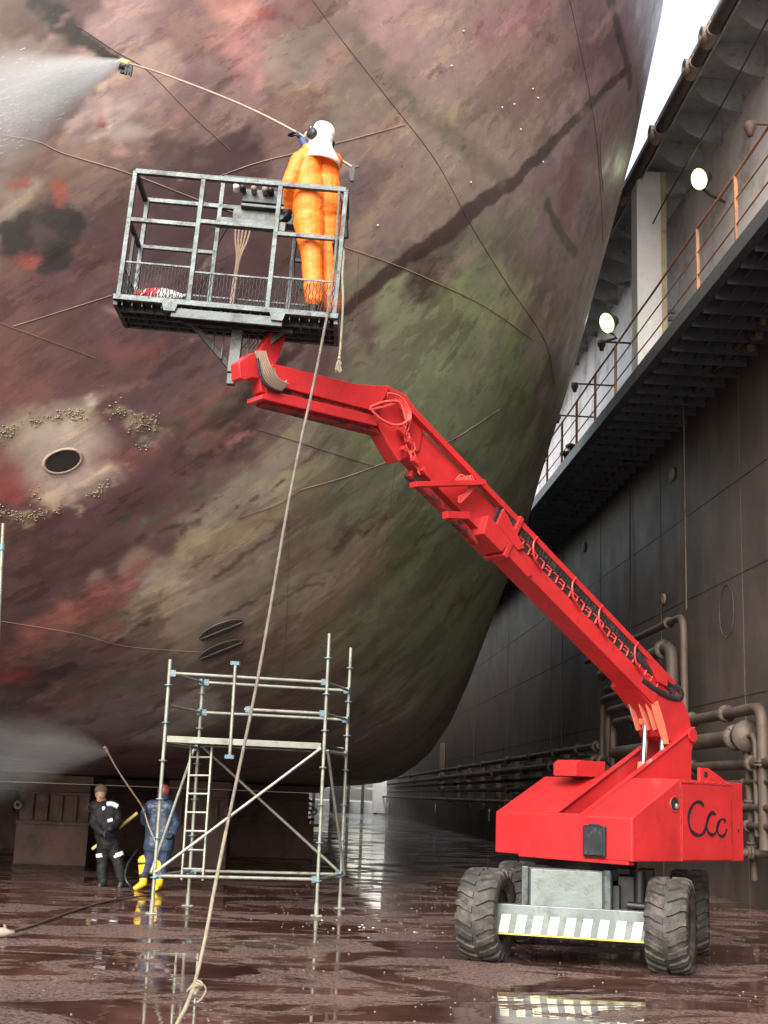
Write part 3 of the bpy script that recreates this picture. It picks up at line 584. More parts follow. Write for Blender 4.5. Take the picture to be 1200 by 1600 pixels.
# pipe hanging under the gallery with loops
xx = 7.35
def uloop(y, s=1): return [(xx,y,8.75),(xx,y-.1,8.75),(xx-.02,y-.25,9.0),(xx-.02,y-.45,9.08),(xx-.02,y-.62,8.95),(xx-.02,y-.62,8.7),(xx,y-.5,8.5),(xx,y-.75,8.75)]
for px, py, s in ((1100,588,1),(1172,532,1)):
    q = axis(px, py, 0, xx); u = MB(); Pc = q
    pts = [Pc+Vector((0, .30*math.cos(a)-.0, .27*math.sin(a)+.12)) for a in [math.pi*(1.2-1.75*k/14) for k in range(15)]]
    pts2 = [v+Vector((-.05, -.55, .02)) for v in pts]
    u.tube(pts, .075, 10); u.tube(pts2, .075, 10)
    tag(u.build('expansion_loop', 'pipeL', origin=q), 'double U shaped pipe bend under the gallery, ' + ('nearer the white column' if px < 1150 else 'at the right edge of the view'), 'pipe bend')
q1_, q2_ = axis(1161, 525, 0, xx), axis(952, 745, 0, xx)
pipe([(xx, 12, q1_.z-.1), (xx, q1_.y+6, q1_.z-.1), (xx, 60, q1_.z-.1)], .06, 'pipe slung under the walkway', [(0,.4),(1,.05),(1,.12),(1,.2),(1,.35)])
for i in range(12):
    y = 16+i*3.3; tag(MB().box((XW-.35, y, q1_.z-.2), (.7, .08, .05)).box((xx, y, q1_.z+.3), (.03, .05, .95)).build('pipe_hanger', 'pipe', origin=(XW, y, q1_.z)), 'steel arm hanger holding the pipe under the walkway', 'bracket', 'pipe hangers under the walkway')

# ------------------------------------------------------------------ upper deck
XU = 6.62; ZU = 15.35
ud = thing('upper_deck', 'overhanging upper dock deck with grey ribs and edge pipe', 'deck', (XU, 40, ZU))
MB().box(((XU+9.4)/2, 60, ZU+.1), (9.4-XU, 124, .08)).build('deck_plate', 'greyribs', ud)
MB().box((XU+.14, 60, ZU-.12), (.04, 124, .36)).build('edge_plate', 'greyribs', ud)
for i in range(44):
    y = 12+i*1.25 if i < 30 else 49.5+(i-30)*3
    MB().prism([(XU+.16,y,ZU+.05),(XW,y,ZU+.05),(XW,y,ZU-.62),(XU+.9,y,ZU-.58),(XU+.5,y,ZU-.42),(XU+.16,y,ZU-.12)], (0,.035,0)).build('rib', 'greyribs', ud)
ep = thing('fender_pipe', 'long grimy pipe with eye brackets along the upper deck edge', 'pipe', (XU, 30, ZU-.2))
MB().tube([(XU, 10+i*2, ZU-.22) for i in range(50)], .115, 12).build('pipe_run', 'pipe', ep)
for px, py in ((1083,118),(1028,225),(975,315),(1110,60)):
    y = axis(px, py, 0, XU).y
    c = Vector((XU-.08, y, ZU-.2)); q = MB(); q.lathe(c, (-1,0,0), [(0,.07),(0,.15),(.10,.15),(.10,.07),(0,.07)], 16); q.tube([(XU,y-.22,ZU-.22),(XU,y+.22,ZU-.22)], .135, 12); q.box(c+Vector((.1,0,.1)), (.16,.3,.2))
    q.build('eye_bracket', 'pad', ep, bevel=.005)
# white column on the gallery edge
yc = axis(996, 400, 0, 6.66).y; zt = ZU-.1
wc = thing('box_column', 'bright white steel box column standing at the gallery edge', 'column', (XG+.2, yc, ZG))
xl = axis(996, 400, 1, yc-.02).x; xr = axis(1034, 400, 1, yc-.02).x
MB().box(((xl+xr)/2, yc+.25, (ZG+zt)/2), (xr-xl, .5, zt-ZG)).build('column_shaft', 'whitecol', wc, bevel=.01)
MB().box((xr+.055, yc+.1, (ZG+zt)/2), (.11, .24, zt-ZG)).build('side_strip', 'cream', wc)
tag(MB().box((xr+.32, yc+.6, ZG+1.35), (.2, .3, .8)).build('junction_box', 'cream', origin=(xr+.3, yc+.6, ZG+1.3), bevel=.02), 'cream electrical box on the wall side of the white column', 'electrical box')
for k, dz in enumerate((2.2, 2.42, 2.58)):
    tag(MB().bar((xr, yc+1.2, ZG+dz), (XW, yc+1.2, ZG+dz), .1, .12-.03*k).build('tie_beam', 'greyribs', origin=(xr, yc+1.2, ZG+dz)), ['lowest', 'middle', 'topmost'][k]+' of three beams joining the white column to the wall', 'beam')
# flood lights
def flood(px, py, x, rr, label):
    c = axis(px, py, 0, x); T = thing('floodlight', label, 'floodlight', c, 'floodlights above the gallery')
    d = Vector((-.80, -.38, -.42)).normalized()
    h = MB(); h.lathe(c-d*.28, d, [(0,0),(0,rr*.45),(.08,rr*.6),(.24,rr*1.02),(.28,rr*1.08),(.28,rr*.98)], 22); h.build('housing', 'lamphouse', T)
    l = MB(); l.lathe(c-d*.01, d, [(0,rr*.98),(.02,rr*.9),(.05,rr*.5),(.06,0)], 22); l.build('lamp_glass', 'lens', T)
    b_ = MB(); b_.tube([c-d*.1+Vector((.0,.0,-rr)), c-d*.2+Vector((.1,.05,-rr*1.6)), Vector((XG+.02 if x < 7 else XW, c.y+.1, c.z-rr*1.9))], .03, 8); b_.build('bracket', 'rustlamp', T)
    pl_ = bpy.data.lights.new('floodlight_bulb', 'SPOT'); pl_.energy = 4; pl_.spot_size = R(150); pl_.spot_blend = .6; pl_.color = (.95, 1, .8); pl_.shadow_soft_size = .12
    lo = bpy.data.objects.new('bulb', pl_); COL.objects.link(lo); lo.parent = T; lo.location = d*.12; lo.rotation_euler = (-d).to_track_quat('Z', 'Y').to_euler()
flood(1092, 280, 7.25, .215, 'lit greenish floodlight under the ribs right of the white column')
flood(948, 505, 6.3, .235, 'lit greenish floodlight left of the white column, above a handrail post')
for px, py, lab in ((1172,203,'small rusty lamp on an arm at the right edge above the handrail'), (940,541,'small rusty lamp on an arm just below the left floodlight'), (898,606,'small rusty lamp on an arm, second beyond the left floodlight'), (871,655,'small rusty lamp on an arm, farthest along the gallery')):
    c = axis(px, py, 0, 6.7); q = thing('wall_lamp', lab, 'lamp', c, 'small lamps along the gallery')
    MB().tube([(XW, c.y, c.z+.12), (c.x, c.y, c.z+.12)], .025, 8).build('arm', 'rustlamp', q); MB().lathe(c+Vector((0,0,.15)), (0,0,-1), [(0,.03),(.02,.09),(.12,.10),(.2,.06),(.26,.05),(.28,0)], 14).build('lamp_head', 'rustlamp', q)
for px, py, lab in ((884,690,'nearer small valve stand on the far gallery'), (893,682,'farther small valve stand on the far gallery')):
    c = axis(px, py, 0, 6.5); tag(MB().cyl((c.x,c.y,ZG), (c.x,c.y,ZG+.8), .05).lathe((c.x,c.y,ZG+.7), (0,0,1), [(0,0),(0,.16),(.05,.16),(.05,0)], 12).build('valve_stand', 'rustlamp', origin=(c.x,c.y,ZG)), lab, 'valve')
# cable strung above the gallery
tag(MB().tube(curve([axis(1205,20,0,6.9), axis(1130,160,0,6.95), axis(1030,330,0,7.0), axis(1000,400,0,7.05)]), .018, 6).build('steel_cable', 'hose', origin=axis(1130,160,0,6.95)), 'thin dark cable strung below the upper deck ribs', 'cable')

# far end gate
gt = thing('dock_gate', 'pale dock gate and far end structure in bright daylight', 'gate', (4, 118, 0))
MB().box((0, 119, .5), (60, .5, 1.0)).build('sill', 'gate', gt)
for x in (1.0, 2.6, 4.1, 5.4, 6.6): MB().box((x, 118.4, 3), (.28, .3, 6)).build('upright', 'gatedark', gt)
for z in (2.2, 3.4): MB().box((3, 118.6, z), (30, .15, .15)).build('gate_rail', 'gate', gt)
MB().box((6.9, 118, 2.6), (1.2, .6, 5)).build('end_panel', 'gate', gt)
MB().box((3.0, 118.1, 1.6), (1.2, .6, 1.6)).build('end_panel', 'gatedark', gt)

# ------------------------------------------------------------------ boom lift
A = R(38); U = Vector((math.cos(A), math.sin(A), 0)); V = Vector((-math.sin(A), math.cos(A), 0)); C0 = axis(988, 1347, 2, 1.06)
C0 = Vector((C0.x, C0.y, 0)); Z = Vector((0,0,1))
def LP(a, b, z): return C0 + U*a + V*b + Z*z
def lpl(px, py, b): q = plane(px, py, LP(0, b, 0), V); return ((q-C0).dot(U), q.z)
lift = thing('boom_lift', 'red self-propelled boom lift with grey work platform raised against the hull', 'boom lift', (3.13, 14.35, 0))
def slab(poly, b0, b1, name, m='red', parent=None, bevel=.008, lab=None):
    return MB().prism([LP(a, b0, z) for a, z in poly], V*(b1-b0)).build(name, m, parent or lift, lab, bevel=bevel)
# chassis
cc = Vector((3.13, 14.35, 0)); cx = Vector((.954, -.3, 0)); cy = Vector((.3, .954, 0))
def CP(x, y, z): return cc + cx*x + cy*y + Z*z
AX = (cx, cy, Z)
ch = MB(); ch.box(CP(0,0,.62), (.85, 1.9, .36), AX); ch.box(CP(0,.2,.88), (1.0, 1.2, .14), AX); ch.box(CP(0,-.95,.45), (1.35,.16,.18), AX); ch.box(CP(0,.95,.45), (1.35,.16,.18), AX)
ch.box(CP(.52,-.55,.68), (.25,.5,.42), AX); ch.box(CP(.66,-.25,.8), (.16,.3,.3), AX); ch.cyl(CP(.62,-.85,.55), CP(.62,-.85,.95), .06); ch.cyl(CP(.80,-.75,.55), CP(.80,-.75,.9), .04)
ch.cyl(CP(.5,-.95,.62), CP(.85,-.95,.60), .035); ch.build('chassis', 'black', lift, bevel=.01)
MB().cyl(CP(0,0,.93), CP(0,0,1.07), .55, 32).build('turntable_bearing', 'black', lift)
fp = MB(); fp.box(CP(-.10,-1.02,.745), (.92,.12,.40), AX); fb = fp.build('front_box', 'deck', lift, bevel=.012)
MB().box(CP(-.10,-1.085,.75), (.72,.012,.36), AX).build('cover_plate', 'silver', fb, bevel=.004)
for sx in (-.515, .315): MB().box(CP(sx,-1.10,.745), (.07,.05,.42), AX).build('guard_bar', 'steel', fb, bevel=.008)
bu = MB(); bu.box(CP(0,-1.12,.43), (1.62,.05,.29), AX); bu.box(CP(0,-1.06,.565), (1.62,.16,.02), AX); bum = bu.build('axle_bumper', 'silver', lift, bevel=.006)
for k in range(10):
    x = -.755+k*.165; q = MB(); pr = [CP(x-.02,-1.148,.30),CP(x+.075,-1.148,.30),CP(x+.105,-1.148,.475),CP(x+.015,-1.148,.475)]
    q.prism(pr, -cy*.003); q.build('hazard_stripe', 'hazard', bum)
MB().box(CP(0,-1.146,.287), (1.62,.006,.014), AX).build('yellow_edge', 'yellow_edge', bum)
def wheel(x, y, steer):
    w = R(steer); ax = (cx*math.cos(w)+cy*math.sin(w)); f = Z.cross(ax); c = CP(x, y, .45); sgn = 1 if x > 0 else -1
    T = bpy.data.objects.new('wheel', None); COL.objects.link(T); T.parent = lift; T.location = c-Vector(lift.location)
    t = MB(); hw = .20; prof = [(-hw*.8,.25),(-hw,.30),(-hw*1.02,.38),(-hw*.92,.425),(-hw*.5,.442),(0,.446),(hw*.5,.442),(hw*.92,.425),(hw*1.02,.38),(hw,.30),(hw*.8,.25)]
    t.lathe(c, ax, prof, 48)
    n = 20
    for k in range(n):
        for s in (-1, 1):
            a0 = 2*math.pi*(k + (.5 if s > 0 else 0))/n; pts = []
            for (h, da, rr_) in ((.02, .16, .452), (.09, .10, .452), (.15, .02, .448), (.2, .0, .425), (.212, .0, .385)):
                a_ = a0+da; pts.append((c + ax*(s*h) + (f*math.cos(a_)+Z*math.sin(a_))*rr_, (f*math.cos(a_)+Z*math.sin(a_))))
            vs = []; fs = []; wd = .036
            for p_, rd in pts:
                tg = ax.cross(rd); vs += [p_-tg*wd-rd*.02, p_+tg*wd-rd*.02, p_+tg*wd*.8+rd*.012, p_-tg*wd*.8+rd*.012]
            for i in range(len(pts)-1):
                o_ = i*4; fs += [(o_+j, o_+(j+1)%4, o_+4+(j+1)%4, o_+4+j) for j in range(4)]
            fs += [(0,1,2,3), tuple(len(vs)-4+j for j in range(4))]; t.add(vs, fs, 0, False)
    t.build('tyre', 'rubber', T)
    r_ = MB(); r_.lathe(c, ax*sgn, [(-.15,0),(-.15,.26),(.15,.26),(.16,.235),(.06,.20),(.05,.12),(.11,.10),(.12,0)], 28)
    for k in range(8):
        a_ = k*math.pi/4; q = c+ax*sgn*.055+(f*math.cos(a_)+Z*math.sin(a_))*.155; r_.cyl(q, q+ax*sgn*.03, .015, 6)
    r_.build('rim', 'rim', T)
wheel(-.93, -.95, -8); wheel(.93, -.95, -6); wheel(-.88, .95, 0); wheel(1.09, .95, 0)
# turntable body
BT = 1.06; LL_ = 1.93; WW = 1.85
prof = [(0,BT),(0,1.48),(.79,1.885),(LL_,1.885),(LL_,BT)]
hoodR = slab(prof, 0, .62, 'engine_hood', bevel=.012); hoodL = slab([(0,BT-.01),(0,1.48),(.79,1.885),(LL_,1.885),(LL_,BT-.01)], 1.03, WW, 'engine_hood', bevel=.012)
slab([(-.004,BT-.02),(-.004,1.485),(.03,1.50),(.06,BT)], .60, 1.05, 'front_panel', bevel=.004)
slab([(.05,BT),(.05,1.2),(LL_-.1,1.2),(LL_-.1,BT)], .64, 1.0, 'turntable_floor', 'red_dark')
slab([(-.008,BT-.035),(-.008,BT),(.10,BT),(.10,BT-.035)], .05, 1.5, 'lower_lip')
for b0 in (.62, 1.0): slab([(.02,BT+.01),(.02,1.485),(1.93,2.475),(1.96,2.42),(1.93,2.33),(1.88,2.2),(1.86,1.7),(1.86,BT+.01)], b0, b0+.03, 'boom_plate', bevel=.004)
lp_ = MB()
for b0, s in ((.60,.07),(.97,.07)): lp_.bar(LP(.0,b0+s/2,1.488), LP(1.94,b0+s/2,2.492), .07, .014)
lp_.build('plate_lip', 'red', lift, bevel=.003)
slab([(.45,1.888),(.45,2.02),(.52,2.06),(.95,2.06),(.95,1.888)], 1.10, 1.42, 'hood_box', bevel=.006)
slab([(1.55,1.887),(1.55,2.03),(1.72,2.03),(2.06,1.90),(2.06,1.75),(1.93,1.75),(1.93,1.887)], .28, .32, 'lifting_lug')
slab([(1.62,1.93),(1.62,1.99),(1.68,1.99),(1.68,1.93)], .272, .279, 'lug_hole', 'hole', bevel=0)
lm = MB(); lm.box(LP(.0-.02,.455,1.235), (.04,.285,.31), (U,V,Z)); lt = lm.build('latch_cover', 'black', lift, bevel=.015)
MB().box(LP(-.045,.455,1.235), (.012,.24,.27), (U,V,Z)).box(LP(-.03,.455,1.395), (.02,.12,.02), (U,V,Z)).build('latch_rim', 'deck', lt, bevel=.004)
# door seams, door and logo on the right face
dr = MB(); dr.box(LP(.80,-.004,1.46), (.012,.012,.80), (U,V,Z)); dr.box(LP(1.70,-.004,1.46), (.012,.012,.80), (U,V,Z)); dr.box(LP(1.25,-.004,1.845), (.9,.012,.012), (U,V,Z)); dr.build('door_frame', 'red_dark', hoodR)
bo = MB()
for k in range(7): bo.ball(LP(.86+k*.13,-.004,1.866), .009, 0, 4)
for k in range(5): bo.ball(LP(1.72,-.004,1.15+k*.16), .007, 0, 4)
bo.build('bolts', 'red', hoodR)
MB().box(LP(1.25,-.006,1.455), (.88,.012,.76), (U,V,Z)).build('door', 'red', hoodR, bevel=.005)
MB().lathe(LP(.70,-.001,1.63), -V, [(0,.085),(.006,.082),(.006,.068),(.003,.066)], 26).build('port_ring', 'red', hoodR)
MB().lathe(LP(.70,.0,1.63), -V, [(.004,.07),(.004,0)], 26).ball(LP(.72,-.005,1.61), (.022,.022,.03), 1, 6).build('filler_port', ['hole', 'silver'], hoodR)
MB().lathe(LP(1.83,.0,1.38), -V, [(.004,.018),(.004,0)], 14).build('key_hole', 'hole', hoodR)
def lg(x, y): q = plane(680+x/2.3077, 1120+y/2.3068, LP(0,-.014,0), V); return q
LG = [(968,322),(958,310),(942,308),(926,322),(915,350),(914,382),(922,408),(938,424),(955,427),(968,417),(976,398),(982,370),(990,352),(1002,346),(1011,354)]
LG2 = [(990,352),(982,372),(979,398),(986,418),(999,426),(1010,419),(1017,402),(1022,382),(1032,370),(1042,371),(1047,380)]
LG3 = [(1024,378),(1017,398),(1020,420),(1030,430),(1041,428),(1048,416),(1051,404)]
def strk(P, w):
    C_ = curve([lg(*p) for p in P], 6); m = MB(); vs = []
    for i, p in enumerate(C_):
        t = (C_[min(i+1,len(C_)-1)]-C_[max(i-1,0)]).normalized(); s = V.cross(t).normalized(); ww = w*(.8+.2*math.sin(i*.35)); vs += [p-s*ww, p+s*ww, p+s*ww-V*.002, p-s*ww-V*.002]
    fs = []
    for i in range(len(C_)-1): fs += [(4*i+j, 4*i+(j+1)%4, 4*i+4+(j+1)%4, 4*i+4+j) for j in range(4)]
    fs += [(0,1,2,3), tuple(len(vs)-4+j for j in range(4))]; m.add(vs, fs); return m
m = strk(LG, .022)
for P in (LG2, LG3):
    q = strk(P, .020); o_ = len(m.v); m.v += q.v; m.f += [tuple(i+o_ for i in f) for f in q.f]; m.m += q.m; m.sm += q.sm
m.build('letters', 'logo', hoodR)
# boom
dl = R(28.8); e_ = -U*math.cos(dl) + Z*math.sin(dl); n_ = U*math.sin(dl) + Z*math.cos(dl); BO = LP(1.20, 0, 2.715)
def BP(s, t, b): return BO + e_*s + n_*t + V*b
def bbox(s0, s1, t0, t1, b0, b1, mb=None, mi=0):
    mb = mb or MB(); return mb.box(BP((s0+s1)/2,(t0+t1)/2,(b0+b1)/2), (s1-s0,t1-t0,b1-b0), (e_,n_,V), mi)
boom = MB(); bbox(-.05,3.0,0,.40,.69,.89,boom); bbox(-.05,3.0,.0,.19,.65,.69,boom); bbox(-.25,4.62,.375,.44,.635,.70,boom); bbox(-.05,3.0,-.006,.004,.635,.90,boom)
bo_ = boom.build('boom', 'red', lift, bevel=.006)
MB().prism([BP(s,t,.72) for s,t in ((2.95,.03),(2.95,.37),(4.62,.37),(4.72,.30),(4.78,.12),(4.66,.03))], V*.155).build('inner_boom', 'red', lift, bevel=.006)
bbox(3.0,4.1,-.09,-.01,.75,.85).build('boom_ram', 'red_dark', lift, bevel=.02)
w_ = MB(); w_.prism([BP(s,t,.62) for s,t in ((2.8,-.04),(3.1,-.04),(3.14,.16),(2.74,.16))], V*.30); bbox(2.70,2.76,-.05,.46,.62,.91,w_); w_.build('boom_collar', 'red', lift, bevel=.005)
pl_ = MB()
a0, z0 = lpl(643,758,.60); a1, z1 = lpl(752,755,.60)
pl_.bar(LP(a0,.58,z0), LP(a1,.58,z1), .10, .05); a2, z2 = lpl(695,805,.6); a3, z3 = lpl(730,806,.6); pl_.bar(LP(a2,.60,z2), LP(a3,.60,z3), .08, .07)
pl_.prism([BP(s,t,.63) for s,t in ((2.9,.0),(2.35,-.02),(2.3,.04),(2.9,.2))], V*.02); pl_.prism([BP(s,t,.615) for s,t in ((3.0,.16),(3.0,.36),(2.55,.2),(2.62,.12))], V*.03)
pl_.build('bracket_plate', 'red', lift, bevel=.005)
ct = MB(); bbox(-.3,3.02,.20,.37,.665,.692,ct)
for k in range(62):
    s = -.3+k*.053; bbox(s,s+.035,.285,.372,.645,.668,ct)
ct.build('cable_chain', 'chain', lift)
lad = MB()
for k in range(24):
    s = .0+k*.122; bbox(s,s+.012,.20,.285,.647,.662,lad); bbox(s,s+.085,.275,.287,.647,.662,lad)
    if k % 2: bbox(s+.03,s+.085,.235,.245,.647,.662,lad)
lad.build('chain_bracket', 'redhose', lift)
for s in (.55,1.25,1.75,2.45): 
    q = MB(); q.tube(curve([BP(s,.42,.62), BP(s+.02,.33,.615), BP(s-.02,.24,.61), BP(s-.08,.19,.61), BP(s-.22,.17,.625)], 4), .013, 6); q.build('tray_clip', 'red', lift)
rc = MB()
pts = [LP(*(lambda q: (q[0], .68, q[1]))(lpl(x, y, .68))) for x, y in ((985,1022),(1005,1040),(1022,1056),(1042,1068),(1058,1076),(1062,1088),(1048,1090),(1022,1078),(1000,1062))]
rc.tube(curve(pts, 5), .048, 8); rc.build('chain_loop', 'chain', lift)
a4, z4 = lpl(1030,1052,.64)
MB().prism([LP(a,.62,z) for a,z in ((a4-.25,z4+.14),(a4+.02,z4+.03),(a4+.13,z4-.03),(a4+.13,z4-.14),(a4-.05,z4-.10))], V*.12).build('chain_guard', 'red', lift, bevel=.006)
slab([(1.28,2.62),(.90,2.88),(1.08,3.24),(1.50,3.0),(1.74,2.84),(1.90,2.64),(1.945,2.48),(1.93,2.36),(1.60,2.30),(1.42,2.36)], .66, .99, 'boom_knuckle', bevel=.01)
slab([(1.20,2.70),(1.32,2.45),(1.42,2.28),(1.50,2.28),(1.42,2.5),(1.30,2.74)], .64, .67, 'knuckle_web', 'salmon', bevel=.003)
pv = MB(); pv.cyl(LP(1.87,.60,2.40), LP(1.87,1.05,2.40), .05, 20); pv.cyl(LP(1.87,.585,2.40), LP(1.87,.61,2.40), .075, 20); pv.build('pivot_pin', 'red', lift)
for b_, a_ in ((.86,1.33),(.74,1.5)):
    q = MB(); q.cyl(LP(a_-.02,b_,2.05), LP(a_+.03,b_,2.50), .034, 16); rod = q.build('lift_cylinder_rod', 'chrome', lift)
    q = MB(); q.cyl(LP(a_-.10,b_,1.3), LP(a_-.02,b_,2.07), .06, 16); q.build('lift_cylinder', 'salmon' if b_ > .8 else 'black', lift)
    q = MB(); q.cyl(LP(a_+.03,b_-.05,2.53), LP(a_+.03,b_+.05,2.53), .055, 16); q.build('cylinder_eye', 'salmon', lift)
ck = MB()
for b_ in (.70,.79,.93): ck.prism([LP(1.12,b_,2.78),LP(1.30,b_,2.42),LP(1.42,b_,2.45),LP(1.40,b_,2.65)], V*.018)
ck.build('clevis', 'salmon', lift, bevel=.003)
# jib and elbow
slab([(-2.62,4.70),(-2.36,4.86),(-2.30,5.18),(-2.56,5.38),(-2.80,5.42),(-2.98,5.33),(-2.93,5.03),(-2.78,4.86)], .70, .88, 'elbow', bevel=.012)
jb = MB()
jb.prism([LP(a,.66,z) for a,z in ((-2.80,5.40),(-3.2,5.32),(-4.18,5.27),(-4.22,5.12),(-4.05,5.08),(-2.95,5.11))], V*.22)
jb.prism([LP(a,.655,z) for a,z in ((-2.93,5.07),(-4.15,5.02),(-4.28,4.96),(-4.28,4.92),(-2.95,4.97))], V*.225)
jb.build('jib', 'red', lift, bevel=.006)
MB().prism([LP(a,.70,z) for a,z in ((-3.0,5.13),(-4.2,5.08),(-4.2,5.0),(-3.0,5.05))], V*.15).build('jib_core', 'red_dark', lift)
MB().prism([LP(a,.72,z) for a,z in ((-2.9,4.975),(-4.2,4.93),(-4.2,4.90),(-2.85,4.93))], V*.12).build('jib_underplate', 'red_dark', lift)
# platform axes
OB = plane(185, 464, (0, 10.67, 0), Vector((0,1,0))); EB = plane(522, 494, (0, 10.60, 0), Vector((0,1,0)))
bx = (EB-OB).normalized(); by = Z.cross(bx).normalized(); bz = bx.cross(by).normalized(); WB = (EB-OB).length; DB = .56
def PB(x, y, h): return OB + bx*x + by*y + bz*h
BX = (bx, by, bz); k_ = WB/1.85
je = MB(); je.prism([LP(q[0],.72,q[1]) for q in (lpl(x+7,y,.72) for x,y in ((368,591),(366,566),(384,552),(402,548),(430,574),(452,590),(450,612),(428,608),(412,616),(401,612),(399,592),(388,590),(376,594)))], V*.13); je.prism([LP(q[0],.76,q[1]) for q in (lpl(x,y,.76) for x,y in ((402,552),(424,518),(448,522),(437,558),(428,575),(410,580)))], V*.09)
je.build('jib_end', 'red', lift, bevel=.01)
pf = bpy.data.objects.new('work_platform', None); COL.objects.link(pf); pf.parent = lift; pf.location = OB-Vector(lift.location)
sw = .042
def rb(mb, a, b, w=sw, mi=0): mb.bar(PB(*a), PB(*b), w, w, bz if abs((PB(*b)-PB(*a)).normalized().dot(bz)) < .9 else by, mi); return mb
HN = 1.20; X1, X2 = .60*k_, 1.275*k_
fr_ = MB()
for x in (0, X1, X2, WB): rb(fr_, (x,0,0), (x,0,HN))
rb(fr_, (0,0,HN), (WB,0,HN), .047)
for x0, x1, h in ((0,X1,.735),(X1,X2,.775),(X2,WB,.725)): rb(fr_, (x0,0,h), (x1,0,h), .04)
XF0, XF1 = .69*k_, 1.40*k_
for x in (0.02, XF0+.0, XF1, WB-.02): rb(fr_, (x,DB,0), (x,DB,HN if x in (.02, WB-.02) else 1.5))
rb(fr_, (0,DB,HN), (WB,DB,HN)); rb(fr_, (XF0,DB,1.5), (XF1+.05,DB,1.5), .04, 1)
for x0, x1, h in ((0,XF0,.73),(XF1,WB,.73)): rb(fr_, (x0,DB,h), (x1,DB,h), .036)
for x in (0, WB):
    rb(fr_, (x,0,HN), (x,DB,HN), .042, 1); rb(fr_, (x,0,.73), (x,DB,.73), .036, 1); rb(fr_, (x,DB/2,0), (x,DB/2,.73), .03, 1)
fr_.build('railing', ['steel', 'black'], pf, bevel=.004)
tm = MB()
def expanded(p0, ux, uy, w, h, nrm):
    nx = int(w/.029); ny = int(h/.075)
    for i in range(nx+1):
        pts = []
        for j in range(ny*2+1):
            x = (i + (.42 if (j % 2) ^ (i % 2) else -.0))*w/(nx+.5); pts.append(p0 + ux*min(w, x) + uy*(h*j/(ny*2)))
        tm.tube(pts, .0045, 4, cap=False)
expanded(PB(.02,.0,.02), bx, bz, X1-.04, .31, by); expanded(PB(X1+.02,0,.02), bx, bz, X2-X1-.04, .27, by); expanded(PB(X2+.02,0,.02), bx, bz, WB-X2-.04, .29, by)
expanded(PB(.02,DB,.02), bx, bz, WB-.04, .27, by); expanded(PB(0,.02,.02), by, bz, DB-.04, .28, bx); expanded(PB(WB,.02,.02), by, bz, DB-.04, .28, bx)
tm.build('toe_mesh', 'black', pf)
tr_ = MB()
for (a, b_) in (((0,0,.335),(X1,0,.335)),((X1,0,.295),(X2,0,.295)),((X2,0,.315),(WB,0,.315)),((0,DB,.295),(WB,DB,.295)),((0,0,.30),(0,DB,.30)),((WB,0,.30),(WB,DB,.30))): rb(tr_, a, b_, .014)
tr_.build('mesh_trim', 'steel', pf)
fl_ = MB(); fl_.box(PB(WB/2,DB/2,-.012), (WB-.01,DB-.01,.012), BX)
for i in range(22): fl_.box(PB(.04+i*(WB-.08)/21,DB/2,-.045), (.008,DB,.05), BX)
for y in (.14,.28,.42): fl_.box(PB(WB/2,y,-.05), (WB,.03,.06), BX)
fl_.build('floor_grating', 'deck', pf)
ed = MB(); ed.box(PB(WB/2,-.012,-.008), (WB+.08,.05,.05), BX); ed.box(PB(WB/2,DB+.012,-.03), (WB+.08,.03,.08), BX); ed.box(PB(-.02,DB/2,-.03), (.04,DB,.09), BX); ed.box(PB(WB+.02,DB/2,-.03), (.04,DB,.09), BX); ed.build('floor_frame', ['steel'], pf, bevel=.004)
hk = MB(); 
for x in (.45,1.37): hk = MB(); hk.prism([PB(x*k_+dx,-.04,h) for dx,h in ((-.07,-.03),(.07,-.03),(.05,-.10),(-.05,-.10))], by*.06); hk.build('hook_bracket', 'steel', pf, bevel=.003)
MB().box(PB(.94*k_,.0,-.10), (.95*k_,.03,.085), BX).box(PB(.94*k_,.03,-.065), (.95*k_,.06,.012), BX).build('channel_plate', 'console', pf, bevel=.004)
vs_ = MB(); zb = -.52
for x in (.60*k_, 1.44*k_): vs_.bar(PB(x,.22,-.08), PB(1.02*k_,.30,zb+.02), .05, .05, by)
vs_.bar(PB(.55*k_,.22,-.09), PB(1.5*k_,.22,-.09), .06, .06, bz)
for x in (.74, .82, .90): vs_.bar(PB(x*k_,.24,-.1), PB(x*k_,.24,-.1-(x-.58)*.95), .018, .018, by)
for x in (1.12, 1.2): vs_.bar(PB(x*k_,.24,-.1), PB(x*k_,.24,-.42+(x-1.12)*.9), .018, .018, by)
for k in range(8): vs_.tube([PB(1.08*k_+.03*k,.26,-.13-.02*(k%3)), PB(1.08*k_+.03*k+.04,.26,-.2), PB(1.08*k_+.03*k-.01,.26,-.28)], .006, 4)
vs_.build('support_frame', 'black', pf, bevel=.003)
MB().box(PB(1.015*k_,.26,-.32), (.10,.09,.40), BX).box(PB(1.005*k_,.26,-.58), (.07,.07,.10), BX).build('mount_post', 'console', pf, bevel=.006)
cb = MB(); cb.box(PB(1.12*k_,DB-.06,1.08), (.60,.14,.11), BX, 0); cb.box(PB(1.10*k_,DB-.14,1.155), (.42,.10,.03), BX, 0); cb.box(PB(1.15*k_,DB-.10,1.27), (.52,.10,.13), BX, 1)
cb.box(PB(1.05*k_,.03,.80), (.62,.05,.09), BX, 0); cb.box(PB(1.05*k_,.12,.845), (.62,.2,.012), BX, 0)
cpn = cb.build('control_console', ['console', 'deck'], pf, bevel=.008)
kn = MB()
for x, mi in ((.84,1),(.90,0),(1.0,2),(1.10,2),(1.155,0),(1.30,2)):
    kn.cyl(PB(x*k_,DB-.165,1.30), PB(x*k_,DB-.22,1.31), .028, 12, mi); kn.ball(PB(x*k_,DB-.225,1.31), .027, mi, 6)
kn.build('knobs', ['black', 'white', 'pad'], cpn)
ch_ = MB()
